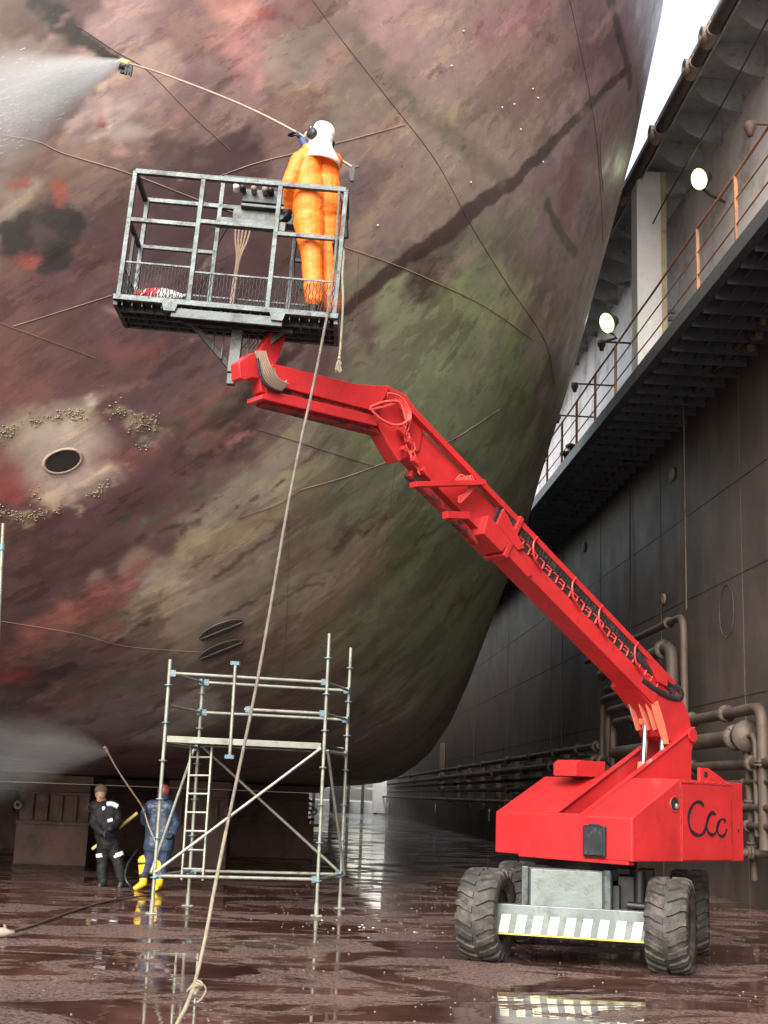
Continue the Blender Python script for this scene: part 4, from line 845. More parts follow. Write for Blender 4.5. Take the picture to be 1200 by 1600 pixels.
for k in range(5):
    dx = (k-2)*.035; ch_.tube(curve([PB(.93*k_+dx,DB-.1,.98), PB(.925*k_+dx*.8,DB-.08,.85), PB(.915*k_+dx*.2,DB-.06,.66), PB(.905*k_+dx*.16,DB-.06,.4), PB(.90*k_+dx*.16,DB-.06,.1)], 5), .011, 6)
ch_.build('control_hoses', 'tanhose', cpn)
ch_ = MB(); ch_.tube(curve([PB(1.42*k_,DB-.05,.95), PB(1.41*k_,DB-.03,.7), PB(1.45*k_,DB-.05,.5), PB(1.6*k_,DB-.1,.36), PB(1.72*k_,DB-.15,.32)], 6), .013, 6); ch_.build('black_cable', 'hose', cpn); ch_ = MB(); ch_.tube(curve([PB(.8*k_,DB-.1,.98), PB(.7*k_,DB,.8), PB(.66*k_,DB+.02,.6)], 6), .01, 6)
ch_.build('black_cable', 'hose', cpn)
# hoses on the elbow and the jib end
hs = MB(); 
def lhx(pts, b, r, mb=None): mb = mb if mb is not None else hs; mb.tube(curve([LP(*(lambda q: (q[0], bb, q[1]))(lpl(x, y, bb))) for (x, y), bb in zip(pts, b if isinstance(b, list) else [b]*len(pts))], 6), r, 6)
for k in range(4): lhx([(575-2*k,640+3*k),(600+k*2,628+k*4),(622+k*2,628-4*k),(606,614+k*2),(625-k*2,620+k*3),(640-k*2,640+k*2),(642-k*2,655+k*3)][3:], .60+.01*k, .011)
lhx([(578,636),(600,628),(622,628),(630,640),(634,655)], .61, .014); lhx([(578,638),(595,655),(615,664),(630,662),(638,655)], .60, .013); lhx([(580,640),(598,636),(618,630)], .62, .012)
rq = random.Random(12)
for k in range(5):
    pts = [(634+k*2,656)]
    for j_ in range(6): pts.append((632+j_*5+rq.uniform(-7,7)-max(0,j_-3)*2, 668+j_*14+rq.uniform(-4,4)))
    lhx(pts, .655, .008)
hs.build('hydraulic_hose', 'redhose', lift); hs = MB()
for k in range(8): lhx([(712+3*k,752+random.uniform(-3,3)),(722+2*k,742+4*k%9),(735+k,756+random.uniform(-5,6)),(728-k,770+k*2),(716,776+k)], .60, .008)
hs.build('hydraulic_hose', 'redhose', lift)
vb = MB()
for x, y, s in ((628,672,.09),(640,690,.07),(632,702,.06),(650,720,.08),(662,735,.06),(735,765,.07)):
    q = lpl(x, y, .62); vb = MB(); vb.box(LP(q[0],.63,q[1]), (s,.06,s*.8), (e_,V,n_)); vb.build('valve_block', 'red', lift, bevel=.008)
db = MB(); 
for x, y, s in ((617,672,.12),(623,688,.10),(632,702,.12),(598,667,.1)): q = lpl(x, y, .80); db.box(LP(q[0],.82,q[1]), (s,.16,s), (e_,V,n_))
db.build('grease_block', 'red_dark', lift, bevel=.01)
hs2 = MB()
for k in range(6): lhx([(399+k*3,548),(406+k*3,570),(412+k*4,590),(424+k*4,603-k),(440+k*2,610-2*k)], .64-.005*k, .011, hs2)
for k in range(4): lhx([(418+k*3,575),(424+k*3,588),(436+k*2,600),(448,604-k*3)], .63, .009, hs2)
hs2.build('jib_hose', 'tanhose', lift)
hs3 = MB(); lhx([(402,560),(408,590),(420,606),(440,612)], .63, .015, hs3); lhx([(404,572),(412,598),(430,610)], .62, .013, hs3); hs3.build('jib_hose', 'hose', lift)

# ------------------------------------------------------------------ people
def build_body(name, segs, mats, parent, voxel=.01, fold=.006, foldmats=()):
    m = MB()
    for a, ra, b_, rb_, mi in segs:
        a = Vector(a); b_ = Vector(b_)
        m.ball(a, ra, 0, 8); m.ball(b_, rb_, 0, 8)
        d = b_-a
        if d.length > 1e-5:
            dn = d.normalized(); k = (ra-rb_)/d.length; k = max(-.9, min(.9, k)); cs = math.sqrt(1-k*k)
            m.tube([a+dn*(ra*k), b_+dn*(rb_*k)], [ra*cs, rb_*cs], 16)
    me = bpy.data.meshes.new('t'); me.from_pydata(m.v, [], m.f)
    ob = bpy.data.objects.new('t', me); COL.objects.link(ob)
    rm = ob.modifiers.new('r', 'REMESH'); rm.mode = 'VOXEL'; rm.voxel_size = voxel; rm.use_smooth_shade = True
    sm = ob.modifiers.new('s', 'SMOOTH'); sm.iterations = 3; sm.factor = .5
    dg = bpy.context.evaluated_depsgraph_get(); ev = ob.evaluated_get(dg); nm = bpy.data.meshes.new_from_object(ev); bpy.data.objects.remove(ob)
    n = len(nm.vertices); P = np.empty(n*3); nm.vertices.foreach_get('co', P); P = P.reshape(-1, 3)
    best = np.full(n, 1e9); mi_ = np.zeros(n, int)
    for a, ra, b_, rb_, mi in segs:
        a = np.array(a); b2 = np.array(b_); ab = b2-a; l2 = max(ab@ab, 1e-9); t = np.clip(((P-a)@ab)/l2, 0, 1)
        d = np.sqrt(((P-a-t[:,None]*ab)**2).sum(1)) - (ra+(rb_-ra)*t); u = d < best; best[u] = d[u]; mi_[u] = mi
    Nn = np.array([v.normal for v in nm.vertices])
    Q = P*np.array([1.,1.,1.6]); f = (fbm(Q, 9, 5, 3)*1.2 + (1-2*np.abs(fbm(Q, 14, 15, 2)*2))*.3)*fold*2.2
    f = np.where(np.isin(mi_, list(foldmats)), f, 0); P2 = P + Nn*f[:,None]; nm.vertices.foreach_set('co', P2.ravel())
    nm.materials.clear()
    for q in mats: nm.materials.append(M[q])
    pm = [int(np.bincount([mi_[v] for v in p.vertices]).argmax()) for p in nm.polygons]
    nm.polygons.foreach_set('material_index', pm); nm.polygons.foreach_set('use_smooth', [True]*len(nm.polygons)); nm.update()
    o = bpy.data.objects.new(name, nm); COL.objects.link(o); o.parent = parent; o.matrix_parent_inverse = Matrix.Translation(parent.location).inverted(); return o
def hand(segs, w, d, side, curl, mi, s=1.):     # wrist, pointing direction, side (towards thumb), curl axis normal (palm faces pn)
    w = Vector(w); d = Vector(d).normalized(); pn = Vector(curl).normalized(); pn = (pn-d*pn.dot(d)).normalized(); sd = d.cross(pn)*side
    for k in range(4): segs.append((w+sd*(.012), .024*s, w+d*.075*s+sd*((k-1.5)*-.02*s), .0155*s, mi))
    Ls = (.034,.038,.036,.028)
    for k in range(4):
        p = w+d*.085*s+sd*((1.5-k)*.0205*s); dd = d
        for j in range(3):
            ang = R(52 if j else 40); dd = (dd*math.cos(ang)+pn*math.sin(ang)).normalized() if j or True else dd
            q = p+dd*Ls[k]*(1-.18*j)*s; segs.append((p, (.0105-.001*j)*s, q, (.0098-.001*j)*s, mi)); p = q
    p = w+sd*.03*s+d*.02*s; q = p+(sd*.6+d*.7+pn*.5).normalized()*.04*s; segs.append((p, .0135*s, q, .0115*s, mi)); segs.append((q, .0115*s, q+(d*.7+pn*.7-sd*.1).normalized()*.032*s, .0095*s, mi))
# worker on the platform
def mp_(px, py, y): # point in platform coordinates at depth y
    return plane(px, py, PB(0, y, 0), by)
w1 = thing('person', 'person in orange coverall and white hood on the raised platform aiming a spray lance', 'person', PB(1.62*k_, .2, 0))
yb = .22
hd = mp_(502,216,yb); 
shL = mp_(468,252,yb-.10); shR = mp_(521,252,yb+.12); elL = mp_(453,287,yb-.12); wrL = mp_(454,322,yb+.02)
elR = mp_(492,252,yb+.36); wrR = mp_(472,218,yb+.42)
chest = mp_(497,262,yb); waist = mp_(495,305,yb); pel = mp_(495,338,yb); hipL = mp_(482,345,yb-.05); hipR = mp_(512,345,yb+.08)
knL = mp_(487,402,yb-.07); knR = mp_(512,400,yb+.08); 
anL = PB(1.66*k_, yb-.10, .09); anR = PB(1.80*k_, yb+.06, .09)
fwd = (-bx*.78+by*.62).normalized()
O_, GL, CU, BK, WH = 0, 1, 2, 3, 4
BUL = 1.10
sg = [(shL,.075,shR,.075,O_), (mp_(481,252,yb-.05),.115,mp_(480,292,yb-.05),.12,O_), (mp_(509,252,yb+.06),.115,mp_(508,292,yb+.06),.12,O_), (mp_(484,292,yb-.04),.135,mp_(482,330,yb-.04),.135,O_), (mp_(507,292,yb+.04),.135,mp_(509,330,yb+.05),.135,O_),
      (mp_(494,240,yb),.085,hd-bz*.07,.062,O_), (hd-bz*.05,.075,hd,.085,WH),
      (shL,.078,elL,.066,O_), (elL,.066,wrL,.052,O_), (shR,.078,elR,.062,O_), (elR,.060,wrR+(elR-wrR)*.45,.050,O_), (wrR+(elR-wrR)*.45,.044,wrR,.036,CU),
      (hipL,.128,knL,.088,O_), (knL,.088,anL+bz*.10,.078,O_), (hipR,.128,knR,.088,O_), (knR,.088,anR+bz*.10,.078,O_),
      (anL+bz*.14,.058,anL,.052,BK), (anL-bz*.04,.048,anL-bz*.045+fwd*.16,.042,BK), (anR+bz*.14,.058,anR,.052,BK), (anR-bz*.04,.048,anR-bz*.045+fwd*.16,.042,BK)]
lance_d = (mp_(462,206,yb+.42)-mp_(552,262,yb+.22)).normalized()
hdR = (mp_(460,205,yb+.44)-wrR).normalized()
sg = [(a, ra*(BUL if mi == 0 else 1), b_, rb_*(BUL if mi == 0 else 1), mi) for a, ra, b_, rb_, mi in sg]
hand(sg, wrR, hdR, 1, -bz, GL); 
sg.append((wrL,.042,wrL-bz*.04,.034,GL)); hand(sg, wrL-bz*.03, -bz+fwd*.25, -1, fwd, GL)
build_body('body', sg, ['orange','darkglove','bluecuff','black','white','skin'], w1, .0085, .005, (0,))
rgt = fwd.cross(bz)
hh = MB(); hh.ball(hd+bz*.0, (.118,.105,.135), 0, 18, (fwd, rgt, bz)); 
hood = hh.build('hood', 'white', w1)
cp_ = MB(); cp_.lathe(hd-bz*.04, bz, [(.02,.10),(-.06,.118),(-.13,.16),(-.19,.195),(-.235,.205),(-.24,.19),(-.12,.13)], 28); cp_.build('neck_cape', 'white', w1)
cp_ = MB(); cp_.ball(hd+bz*.045+fwd*.0, (.128,.115,.115), 0, 16, (fwd, rgt, bz)); br_ = [hd+bz*.045+fwd*(.09+.10*math.cos(t))+rgt*(.085*math.sin(t)) for t in [math.pi*(-.5+k/12) for k in range(13)]]
cp_.prism(br_, bz*.016); cp_.build('cap', 'white', w1)
em = MB()
lf = -rgt; e0 = hd+lf*.105-bz*.005+fwd*.01
em.lathe(e0, lf, [(0,0),(0,.05),(.012,.056),(.035,.05),(.045,.03),(.047,0)], 20); em.lathe(hd-lf*.105, -lf, [(0,0),(0,.05),(.012,.056),(.035,.05),(.045,.03),(.047,0)], 20)
em.tube([hd+lf*(.135*math.cos(t))+bz*(.165*math.sin(t))+fwd*.01 for t in [math.pi*k/16 for k in range(17)]], .009, 6); em.build('ear_muffs', 'black', w1)
fc = MB(); fc.ball(hd+fwd*.075-bz*.02, (.05,.07,.085), 0, 10, (fwd, rgt, bz)); fc.prism([hd+fwd*.12+bz*.01+rgt*s+bz*q for s, q in ((-.012,0),(.012,0),(.012,-.045),(-.012,-.045))], fwd*.028); fc.build('face', 'skin', w1)
be = MB(); be.tube(curve([mp_(530,298,yb), mp_(537,315,yb-.05), mp_(540,345,yb-.05), mp_(541,372,yb-.05)], 6), .022, 8); be.tube(curve([mp_(524,380,yb-.15), mp_(526,398,yb-.15), mp_(528,412,yb-.15)]), .03, 8); be.build('harness_strap', 'black', w1)
# lance in his hands
ln = thing('spray_lance', 'long steel water-blasting lance held by the orange worker', 'lance', mp_(552,262,yb+.22))
tipD = 12.9; PL = [mp_(552,262,yb+.22), mp_(500,230,yb+.34), mp_(462,206,yb+.44)] + [plane(x, y, (0, D_, 0), Vector((0,1,0))) for x, y, D_ in ((400,174,11.5),(330,144,11.9),(250,114,12.4),(192,96,tipD))]
MB().tube(curve(PL, 6), .012, 8).build('lance_tube', 'lance', ln)
q = MB(); tp = PL[-1]; td_ = (PL[-1]-PL[-2]).normalized(); q.cyl(tp-td_*.15, tp+td_*.03, .028, 10); q.build('nozzle', 'yellowpole', ln)
q = MB(); rz = random.Random(5)
for k in range(16): a_ = tp-td_*rz.uniform(-.04,.20); q.tube([a_, a_-Z*rz.uniform(.03,.07)+td_*rz.uniform(-.04,.04), a_-Z*rz.uniform(.08,.15)+td_*rz.uniform(-.05,.05)], rz.uniform(.006,.016), 5)
q.ball(tp-Z*.05-td_*.04, (.06,.04,.04), 0, 5); q.build('nozzle_guard', 'black', ln)
q = MB(); pe = PL[0]; q.bar(pe+bz*.03, pe-bz*.14, .03, .03, by); q.bar(pe, pe+bx*.05+bz*.02, .02, .02, by); q.bar(pe-bx*.03+bz*.0, pe-bx*.02-bz*.12, .012, .012, by); q.build('trigger_grip', 'black', ln)
# coil of rope on the platform floor
co = MB()
for k in range(26):
    x = .14+k*.0155; r_ = .05*math.sin(math.pi*min(1,(k+3)/29))+.012; c = PB(x*k_*1.0, .07, .075)
    co.tube([c+(by*math.cos(t)+bz*math.sin(t))*r_+bx*(.03*math.sin(t)+random.uniform(-.003,.003)) for t in [2*math.pi*j/10 for j in range(11)]], .0075, 5, 1 if (k < 12 and k % 5 != 4) else 0)
tag(co.build('rope_coil', ['ropeW', 'ropeR'], origin=PB(.3,.07,0)), 'coiled red and white rope lying on the platform floor by the mesh', 'rope')
# long tether hanging from the platform corner to the ground
T1 = [mp_(530,300,-.03), mp_(524,400,-.05), mp_(515,470,-.08), mp_(506,520,-.1)] + [plane(x, y, (0, D_, 0), Vector((0,1,0))) for x, y, D_ in ((490,600,10.45),(470,690,10.35),(450,790,10.25),(431,900,10.1),(412,1010,9.95),(395,1100,9.8),(374,1200,9.65),(353,1300,9.5),(335,1390,9.4),(322,1460,9.3),(311,1510,9.25),(302,1545,9.2))]
t_ = thing('rope', 'long grey rope hanging from the platform corner down to the wet floor', 'rope', T1[-1])
MB().tube(curve(T1[:12], 5), .0125, 7).build('upper_rope', 'rope', t_); MB().tube(curve(T1[11:], 6), .0135, 7).build('lower_rope', 'paler', t_)
k0 = T1[-1]; q = MB()
for k in range(5): q.tube([k0+Vector((.03*math.cos(t)+.01*k-.01,.02*math.sin(t*2+k),.022*math.sin(t)+.012*k-.02)) for t in [2*math.pi*j/10 for j in range(11)]], .009, 6)
q.tube(curve([k0, k0+Vector((.06,0,.03)), k0+Vector((.085,0,-.01)), k0+Vector((.06,0,-.06)), k0+Vector((.03,0,-.09))], 5), .007, 6); q.build('knot', 'paler', t_)
TT = [k0, axis(290,1575,1,9.1), axis(277,1600,1,9.0), axis(262,1640,1,8.85), Vector((axis(250,1660,2,.02).x, 8.6, .02))]
MB().tube(curve(TT, 5), .015, 7).build('tail', 'paler', t_)
T2 = [mp_(533,382,.02), mp_(537,395,.0), mp_(535,430,-.02), mp_(536,470,-.03), mp_(533,530,-.03), mp_(530,560,-.03)]
t2 = thing('rope', 'short pale rope with frayed end dangling beside the platform', 'rope', T2[0]); MB().tube(curve(T2, 5), .011, 7).build('cord', 'paler', t2)
q = MB(); e0 = T2[-1]
for k in range(14): q.tube([e0, e0+Vector((random.uniform(-.022,.022),random.uniform(-.02,.02),-.05)), e0+Vector((random.uniform(-.03,.03),0,random.uniform(-.10,-.13)))], .005, 4)
q.ball(e0, .018, 0, 6); q.build('frayed_end', 'paler', t2)
t3 = MB().tube(curve([mp_(536,330,.1), mp_(540,345,.05), mp_(538,360,.02), mp_(528,375,.0), mp_(526,400,-.02), mp_(525,418,-.02)], 5), .008, 6).build('lanyard', 'paler', origin=mp_(536,330,.1)); tag(t3, 'thin pale lanyard clipped to the platform corner behind the orange worker', 'lanyard')

# worker in blue with yellow boots
def stand(px, py, D_): return plane(px, py, (0, D_, 0), Vector((0,1,0)))
D2 = axis(245, 1392, 2, 0).y
def s2(px, py, dy=0): return stand(px, py, D2+dy)
w2 = thing('person', 'person in blue jacket, red cap and yellow rubber boots behind the scaffold', 'person', s2(238,1392))
sg = [(s2(237,1262),.12,s2(262,1262),.12,0), (s2(243,1270),.15,s2(242,1305),.155,0), (s2(255,1270),.15,s2(257,1305),.155,0), (s2(243,1305),.155,s2(240,1322),.16,0), (s2(257,1305),.15,s2(258,1322),.15,0),
      (s2(252,1258),.08,s2(255,1246),.065,0), (s2(255,1243),.075,s2(256,1240),.09,4),
      (s2(235,1264),.085,s2(227,1283),.07,0), (s2(227,1283),.07,s2(225,1268,-.25),.05,0), (s2(266,1264),.085,s2(275,1288,.05),.07,0), (s2(275,1288,.05),.07,s2(271,1303,-.2),.05,0),
      (s2(239,1322),.12,s2(232,1350),.09,1), (s2(232,1350),.09,s2(224,1368),.075,1), (s2(257,1322),.12,s2(256,1350),.09,1), (s2(256,1350),.09,s2(251,1368),.075,1),
      (s2(224,1345),.088,s2(224,1378),.062,2), (s2(224,1380),.058,s2(211,1388.5,-.06),.042,2), (s2(251,1350),.085,s2(249,1380),.062,2), (s2(249,1383),.056,s2(244,1388,-.18),.044,2)]
hand(sg, s2(225,1266,-.27), Vector((-.1,-.2,.6)), 1, Vector((0,-1,0)), 3, .95); hand(sg, s2(271,1304,-.22), Vector((-.2,-.4,-.4)), -1, Vector((-1,0,0)), 3, .95)
build_body('body', sg, ['bluejacket','navy','boots','darkglove','skin'], w2, .011, .008, (0,1))
q = MB(); c = s2(256,1236); q.ball(c, (.10,.12,.11), 0, 12); q.tube([c+Vector((0,0,-.05)), c+Vector((.0,0,-.13))], [.11,.10], 14, 1); q.build('cap', ['redhat','navy'], w2)
q = MB(); q.tube([s2(224,1347), s2(224,1350)], .091, 16); q.build('boot_band', 'black', w2)
l2 = MB(); LQ = [s2(168,1175,-.9), s2(185,1205,-.7), s2(205,1235,-.5), s2(223,1262,-.3), s2(232,1290,-.28), s2(245,1320,-.3)]
lz = thing('spray_lance', 'thin lance held by the worker in blue, pointing up at the hull', 'lance', LQ[-1]); MB().tube(curve(LQ, 4), .014, 7).build('lance_tube', 'lance', lz); MB().cyl(LQ[0], LQ[0]+(LQ[0]-LQ[1]).normalized()*.1, .025, 8).build('nozzle', 'pad', lz)
# worker in black
D3 = axis(165, 1385, 2, 0).y
def s3(px, py, dy=0): return stand(px, py, D3+dy)
w3 = thing('person', 'person in black coverall with white reflective bands beside the left keel block', 'person', s3(168,1385))
sg = [(s3(152,1262),.13,s3(176,1262),.12,0), (s3(158,1270),.17,s3(163,1300),.16,0), (s3(172,1270),.15,s3(172,1300),.15,0), (s3(163,1300),.16,s3(168,1318),.165,0), (s3(160,1255),.08,s3(157,1246),.065,4),
      (s3(157,1243),.075,s3(157,1241),.09,4), (s3(157,1246,-.05),.06,s3(156,1248,-.06),.055,4),
      (s3(150,1264),.085,s3(146,1286,-.1),.07,0), (s3(146,1286,-.1),.07,s3(158,1300,-.3),.052,0), (s3(180,1262),.09,s3(184,1285,-.05),.072,0), (s3(184,1285,-.05),.072,s3(172,1295,-.28),.052,0),
      (s3(164,1318),.125,s3(160,1345),.09,0), (s3(160,1345),.09,s3(160,1378),.075,0), (s3(174,1318),.125,s3(184,1345),.09,0), (s3(184,1345),.09,s3(190,1374),.075,0),
      (s3(160,1380),.06,s3(153,1388.5,-.05),.045,1), (s3(190,1378),.06,s3(186,1388,-.05),.045,1)]
hand(sg, s3(159,1300,-.31), Vector((.4,-.2,-.2)), 1, Vector((0,0,-1)), 3, .95); hand(sg, s3(171,1296,-.3), Vector((-.4,-.2,-.2)), -1, Vector((0,0,-1)), 3, .95)
build_body('body', sg, ['blackcloth','black','boots','darkglove','skin'], w3, .011, .008, (0,))
q = MB(); q.ball(s3(157,1238)+Vector((.0,.03,.03)), (.108,.11,.105), 0, 10); q.build('hair', 'hair', w3)
q = MB(); q.ball(s3(156,1246,-.13), (.012,.02,.02), 0, 5); q.build('nose', 'skin', w3)
q = MB(); q.tube([s3(159.5,1333), s3(160,1338.5)], .103, 16); q.build('reflective_band', 'reflect', w3)
q = MB(); q.tube([s3(182,1333), s3(184,1339)], .106, 16); q.build('reflective_band', 'reflect', w3)
q = MB(); q.tube(curve([s3(168,1256,-.10), s3(175,1256,-.12), s3(184,1260,-.1)], 4), .04, 10); q.build('reflective_band', 'reflect', w3)
q = MB(); q.ball(s3(162,1263,-.17), (.03,.02,.035), 0, 6); q.build('badge', 'reflect', w3)
q = MB(); q.tube([s3(168,1283,-.18), s3(176,1281,-.16)], .03, 8); q.build('reflective_band', 'reflect', w3)
tag(MB().cyl(s3(144,1327,.30), s3(215,1270,.30), .028, 10).build('pole', 'yellowpole', origin=s3(146,1326,-.4)), 'yellow pole held slanting by the person in black', 'pole')
# hoses on the floor
gp = lambda x, y, z=.02: axis(x, y, 2, z)
tag(MB().tube(curve([gp(-20,1462), gp(40,1450), gp(110,1425), gp(160,1410), gp(200,1403), gp(240,1398)], 8), .015, 8).build('hose', 'pipeL', origin=gp(100,1430)), 'thick pale hose lying across the wet floor at left', 'hose')
tag(MB().tube(curve([gp(180,1404), gp(205,1399), gp(207,1395,.05), s2(206,1388,-.1), s2(196,1372,.1), s2(200,1350,.3), s3(215,1328,.2)], 6), .02, 7).build('hose', 'hose', origin=gp(200,1399)), 'dark hose looping up behind the yellow boots', 'hose')
c = gp(8,1457,.05); q = MB(); q.lathe(c-Vector((.1,0,0)), (1,0,0), [(0,0),(0,.03),(.03,.05),(.10,.05),(.14,.03),(.2,.02),(.2,0)], 14); q.tube([c+Vector((0,0,0)), c+Vector((-.01,0,.08))], .018, 8)
tag(q.build('hose_coupling', 'pad', origin=c), 'metal hose coupling on the floor at the left edge', 'coupling')

# ------------------------------------------------------------------ scaffold
FL, FR = gp(237,1427,0), gp(494,1431,0); sx = (FR-FL).normalized(); sy = Vector((.26, .966, 0)); WS = (FR-FL).length; DS = 1.35
def SP(x, y, z): return FL + sx*x + sy*y + Z*z
scf = thing('scaffold', 'small white tubular scaffold tower with one platform on the wet floor', 'scaffold', SP(WS/2, DS/2, 0))
pr_ = .024
def post(x, y, z0, z1):
    m = MB(); m.tube([SP(x,y,z0), SP(x,y,z1)], pr_, 10, 0); z = .45
    while z < z1-.1:
        m.lathe(SP(x,y,z), Z, [(-.008,.024),(-.008,.058),(.008,.058),(.008,.024)], 10, 1); z += .5
    if z0 < .1: m.box(SP(x,y,.006), (.15,.15,.012)); m.tube([SP(x,y,.012), SP(x,y,.16)], .032, 10)
    m.build('post', ['galv', 'bluegalv'], scf)
def ztop(px, py, x, y): return plane(px, py, SP(x, y, 0), sy).z
post(0, 0, 0, ztop(262,1030,0,0)); post(WS, 0, 0, ztop(516,990,WS,0)); post(0, DS, 0, ztop(315,1062,0,DS)); post(WS, DS, 0, ztop(549,1012,WS,DS))
def led(a, b, r=.022, name='ledger'):
    A_, B_ = SP(*a), SP(*b); d = (B_-A_).normalized(); m = MB(); m.tube([A_, B_], r, 8, 0)
    for p_, s in ((A_, 1), (B_, -1)): m.box(p_+d*s*.05, (.07,.04,.085), (d, Z.cross(d).normalized() if abs(d.z) < .9 else sx, d.cross(Z.cross(d)).normalized() if abs(d.z) < .9 else sy), 1)
    m.build(name, ['galv', 'bluegalv'], scf)
zb_, zt_, zm, zp = ztop(366,1371,WS/2,0), ztop(390,1059,WS/2,0), ztop(440,1112,WS*.8,0), ztop(370,1160,WS/2,0)
for y in (0, DS): led((0,y,zb_), (WS,y,zb_)); led((0,y,zt_), (WS,y,zt_))
led((WS*.48,0,zm), (WS,0,zm)); led((0,DS,zm), (WS,DS,zm))
for x in (0, WS):
    for z in (zb_, zt_, zm): led((x,0,z), (x,DS,z), .02, 'transom')
    led((x,0,zp-.06), (x,DS,zp-.06), .024, 'transom')
x_ = (plane(376,1040,SP(0,0,0),sy)-FL).dot(sx); m = MB(); z0, z1 = ztop(370,1183,x_,0), ztop(378,1037,x_,0); m.tube([SP(x_,-.04,z0), SP(x_,-.04,z1)], .022, 8); m.box(SP(x_,-.04,z1), (.12,.06,.05), (sx,sy,Z), 1); m.box(SP(x_,-.04,z0), (.12,.05,.05), (sx,sy,Z), 1); m.build('guard_post', ['galv', 'bluegalv'], scf)
def brace(a, b, y0=0):
    A_, B_ = SP(*a), SP(*b); MB().tube([A_, B_], .021, 8).build('brace', 'galv', scf)
brace((.03,-.05,zb_+.05), (WS-.03,-.05,zp-.03)); brace((.03,DS+.05,zp-.03), (WS-.03,DS+.05,zb_+.02)); brace((WS+.05,0,zp-.05), (WS+.05,DS,zb_)); brace((-.05,DS,zp-.05), (-.05,0,zb_+.03))
m = MB()
for k in range(4): m.box(SP(WS/2, .18+k*.33, zp+.0), (WS-.06,.31,.05), (sx,sy,Z))
m.build('platform_deck', 'deck', scf, bevel=.004); MB().box(SP(WS/2,-.0,zp-.0), (WS-.08,.045,.085), (sx,sy,Z)).box(SP(WS/2,DS,zp), (WS-.08,.045,.085), (sx,sy,Z)).build('platform_beam', 'galv', scf, bevel=.006)
# ladder
ly = .45; lt1, lt2 = plane(299,1160,SP(0,ly,0),sy), plane(332,1160,SP(0,ly,0),sy); lb1, lb2 = plane(284,1375,SP(0,ly-.15,0),sy), plane(317,1376,SP(0,ly-.15,0),sy)
lad_ = thing('ladder', 'white metal ladder hooked on the scaffold platform', 'ladder', (lb1+lb2)/2)
for a, b_ in ((lt1,lb1),(lt2,lb2)): MB().bar(a, b_, .026, .045, sy).build('stile', 'galv', lad_, bevel=.004)
for k in range(7): t = .11+k*.135; MB().tube([lt1.lerp(lb1,t), lt2.lerp(lb2,t)], .014, 8).build('rung', 'galv', lad_)
# another scaffold tube at the left edge
a_, b_ = plane(5,818,(0,15.2,0),Vector((0,1,0))), plane(-30,1500,(0,15.2,0),Vector((0,1,0)))
tube_ = thing('scaffold_pole', 'single white scaffold pole cut by the left edge of the view', 'pole', (b_.x, b_.y, 0)); MB().tube([a_, (b_.x, b_.y, 0)], [.022,.03], 10).build('tube', 'galv', tube_); MB().tube([a_.lerp(b_,.05), a_.lerp(b_,.065)], .036, 10).build('collar', 'bluegalv', tube_)

# small scraps lying about on the floor
rd = random.Random(4)
ss = MB()
for _ in range(1500):
    x = rd.choice([rd.gauss(1.3,1.2), rd.gauss(5.2,1.0), rd.uniform(-4,6)]); y = rd.choice([rd.gauss(21,2.5), rd.uniform(9.5,24), rd.gauss(26,4)])
    if y < 9.2: continue
    s = rd.uniform(.003,.009); ss.ball((x,y,s*.4), (s*1.3,s,s*.6), 0, 3)
ss.build('blasted_shell_debris', 'pad', kind='stuff')
fo_ = MB()
for _ in range(30):
    x = rd.gauss(.9,.35) if rd.random() < .6 else rd.gauss(3.4,.5); y = rd.gauss(16.6,.5) if x < 2 else rd.gauss(15.7,.4); s = rd.uniform(.006,.014); fo_.ball((x,y,s*.3), (s*1.6,s,s*.5), 0, 3)
fo_.build('white_floor_scraps', 'anode', kind='stuff')

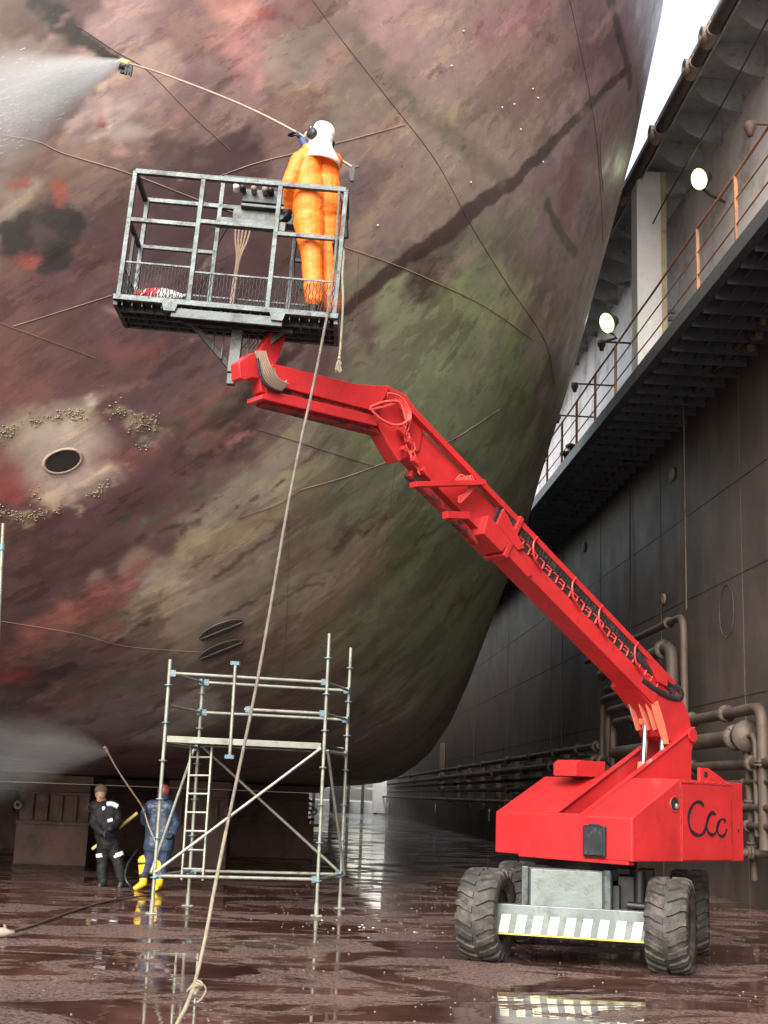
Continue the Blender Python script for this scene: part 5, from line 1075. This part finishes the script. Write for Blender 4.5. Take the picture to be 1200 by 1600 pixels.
# ------------------------------------------------------------------ water spray (volumes)
def spray(name, a, b_, r0_, r1_, dens, label, nsc=1.2, fall=1.15, core=None):
    a = Vector(a); b_ = Vector(b_); d = (b_-a); l = d.length; d.normalize()
    m, nt, bs = new_mat(name+'_mist'); nt.nodes.remove(bs); L = nt.links; out = nt.nodes['Material Output']
    tc = N(nt, 'ShaderNodeTexCoord'); sp = N(nt, 'ShaderNodeSeparateXYZ'); L.new(tc.outputs['Object'], sp.inputs[0])
    def mth(op, a_, c_=None):
        n = N(nt, 'ShaderNodeMath', operation=op)
        for i, v in enumerate((a_, c_)):
            if v is None: continue
            if isinstance(v, (int, float)): n.inputs[i].default_value = v
            else: L.new(v, n.inputs[i])
        return n.outputs[0]
    X, Y, Zz = sp.outputs                        # local x runs along the jet
    rad = mth('SQRT', mth('ADD', mth('MULTIPLY', Y, Y), mth('MULTIPLY', Zz, Zz)))
    t = mth('DIVIDE', X, l); rr_ = mth('ADD', mth('MULTIPLY', t, r1_-r0_), r0_)
    e = mth('SUBTRACT', 1, mth('DIVIDE', rad, rr_)); e = mth('MAXIMUM', e, 0); e = mth('POWER', e, 1.2)
    end = mth('MAXIMUM', mth('SUBTRACT', 1, mth('POWER', mth('MAXIMUM', t, 0), 2.0)), 0); inv = mth('DIVIDE', 1, mth('ADD', mth('POWER', mth('MAXIMUM', t, 0), fall), .035))
    nn_ = N(nt, 'ShaderNodeTexNoise', Scale=nsc*1.8, Detail=6, Roughness=.7); mp = N(nt, 'ShaderNodeMapping'); mp.inputs['Scale'].default_value = (.30,2.0,2.0); L.new(tc.outputs['Object'], mp.inputs[0]); L.new(mp.outputs[0], nn_.inputs['Vector'])
    ns = mth('MAXIMUM', mth('MULTIPLY', mth('SUBTRACT', nn_.outputs[0], .30), 3.0), .0)
    D_ = mth('MULTIPLY', mth('MULTIPLY', mth('MULTIPLY', e, end), mth('MULTIPLY', inv, ns)), dens)
    v = N(nt, 'ShaderNodeVolumePrincipled'); v.inputs['Color'].default_value = (.97, .98, 1, 1); v.inputs['Anisotropy'].default_value = -.1; L.new(D_, v.inputs['Density']); L.new(v.outputs[0], out.inputs['Volume'])
    g = MB(); n = 20; P = []
    for x, r_ in ((0, r0_), (l*.5, (r0_+r1_)/2), (l, r1_)):
        for k in range(n): P.append((x, r_*math.cos(2*math.pi*k/n), r_*math.sin(2*math.pi*k/n)))
    g.add(P, [(i*n+k, i*n+(k+1)%n, (i+1)*n+(k+1)%n, (i+1)*n+k) for i in range(2) for k in range(n)] + [tuple(range(n)), tuple(range(2*n, 3*n))])
    o = g.build(name, m, kind='stuff'); x = d; y = Z.cross(x).normalized(); z = x.cross(y); o.matrix_world = Matrix.Translation(a) @ Matrix((x, y, z)).transposed().to_4x4(); tag(o, label)
    return o
spray('water_spray', tp+td_*.03, plane(-60, 190, (0, 12.7, 0), Vector((0,1,0))), .03, .92, 5.0, 'white water jet fanning from the lance against the upper hull')
spray('water_mist', LQ[0], plane(-90, 1150, (0, 20.5, 0), Vector((0,1,0))), .08, 1.7, 1.0, 'faint mist cloud under the hull at lower left', 1.0, .2)

dr_ = MB(); rz = random.Random(9); ja = tp+td_*.03; jb_ = plane(-60, 190, (0, 12.7, 0), Vector((0,1,0))); jd = jb_-ja; jx = Z.cross(jd).normalized(); jz = jx.cross(jd).normalized()
for _ in range(700):
    t = rz.random()**.8; c = ja+jd*t; w0 = .04+.75*t; c = c+jx*rz.gauss(0,.30)*w0+jz*rz.gauss(0,.30)*w0; r_ = rz.uniform(.0018,.004)
    dr_.tube([c, c+jd.normalized()*rz.uniform(.02,.07)], r_, 3)
tag(dr_.build('spray_droplets', 'reflect', kind='stuff'), 'scattered water droplets in the upper jet')
# ------------------------------------------------------------------ light
w = bpy.data.worlds.new('World'); sc.world = w; w.use_nodes = True; nt = w.node_tree; bg = nt.nodes['Background']
sky = nt.nodes.new('ShaderNodeTexSky'); sky.sky_type = 'NISHITA'; sky.sun_disc = False
se, sazi = R(38), math.atan2(-.35, -.92)        # sun comes from behind the camera, from the left
sky.sun_elevation = se; sky.sun_rotation = sazi; sky.air_density = 1.6; sky.dust_density = 4; sky.ozone_density = .6
hs_ = nt.nodes.new('ShaderNodeHueSaturation'); hs_.inputs['Saturation'].default_value = .45; nt.links.new(sky.outputs[0], hs_.inputs['Color']); nt.links.new(hs_.outputs[0], bg.inputs['Color']); bg.inputs['Strength'].default_value = .15
sl = bpy.data.lights.new('sun', 'SUN'); sl.energy = .95; sl.angle = R(35); sl.color = (1, .97, .92); so = bpy.data.objects.new('sun', sl); COL.objects.link(so)
dv = Vector((math.sin(sazi)*math.cos(se), math.cos(sazi)*math.cos(se), math.sin(se))); so.rotation_euler = dv.to_track_quat('Z', 'Y').to_euler()
sc.view_settings.view_transform = 'Standard'; sc.view_settings.look = 'None'; sc.view_settings.gamma = 1; sc.view_settings.exposure = 1.62
sc.cycles.volume_step_rate = 1.5; sc.cycles.max_bounces = 8
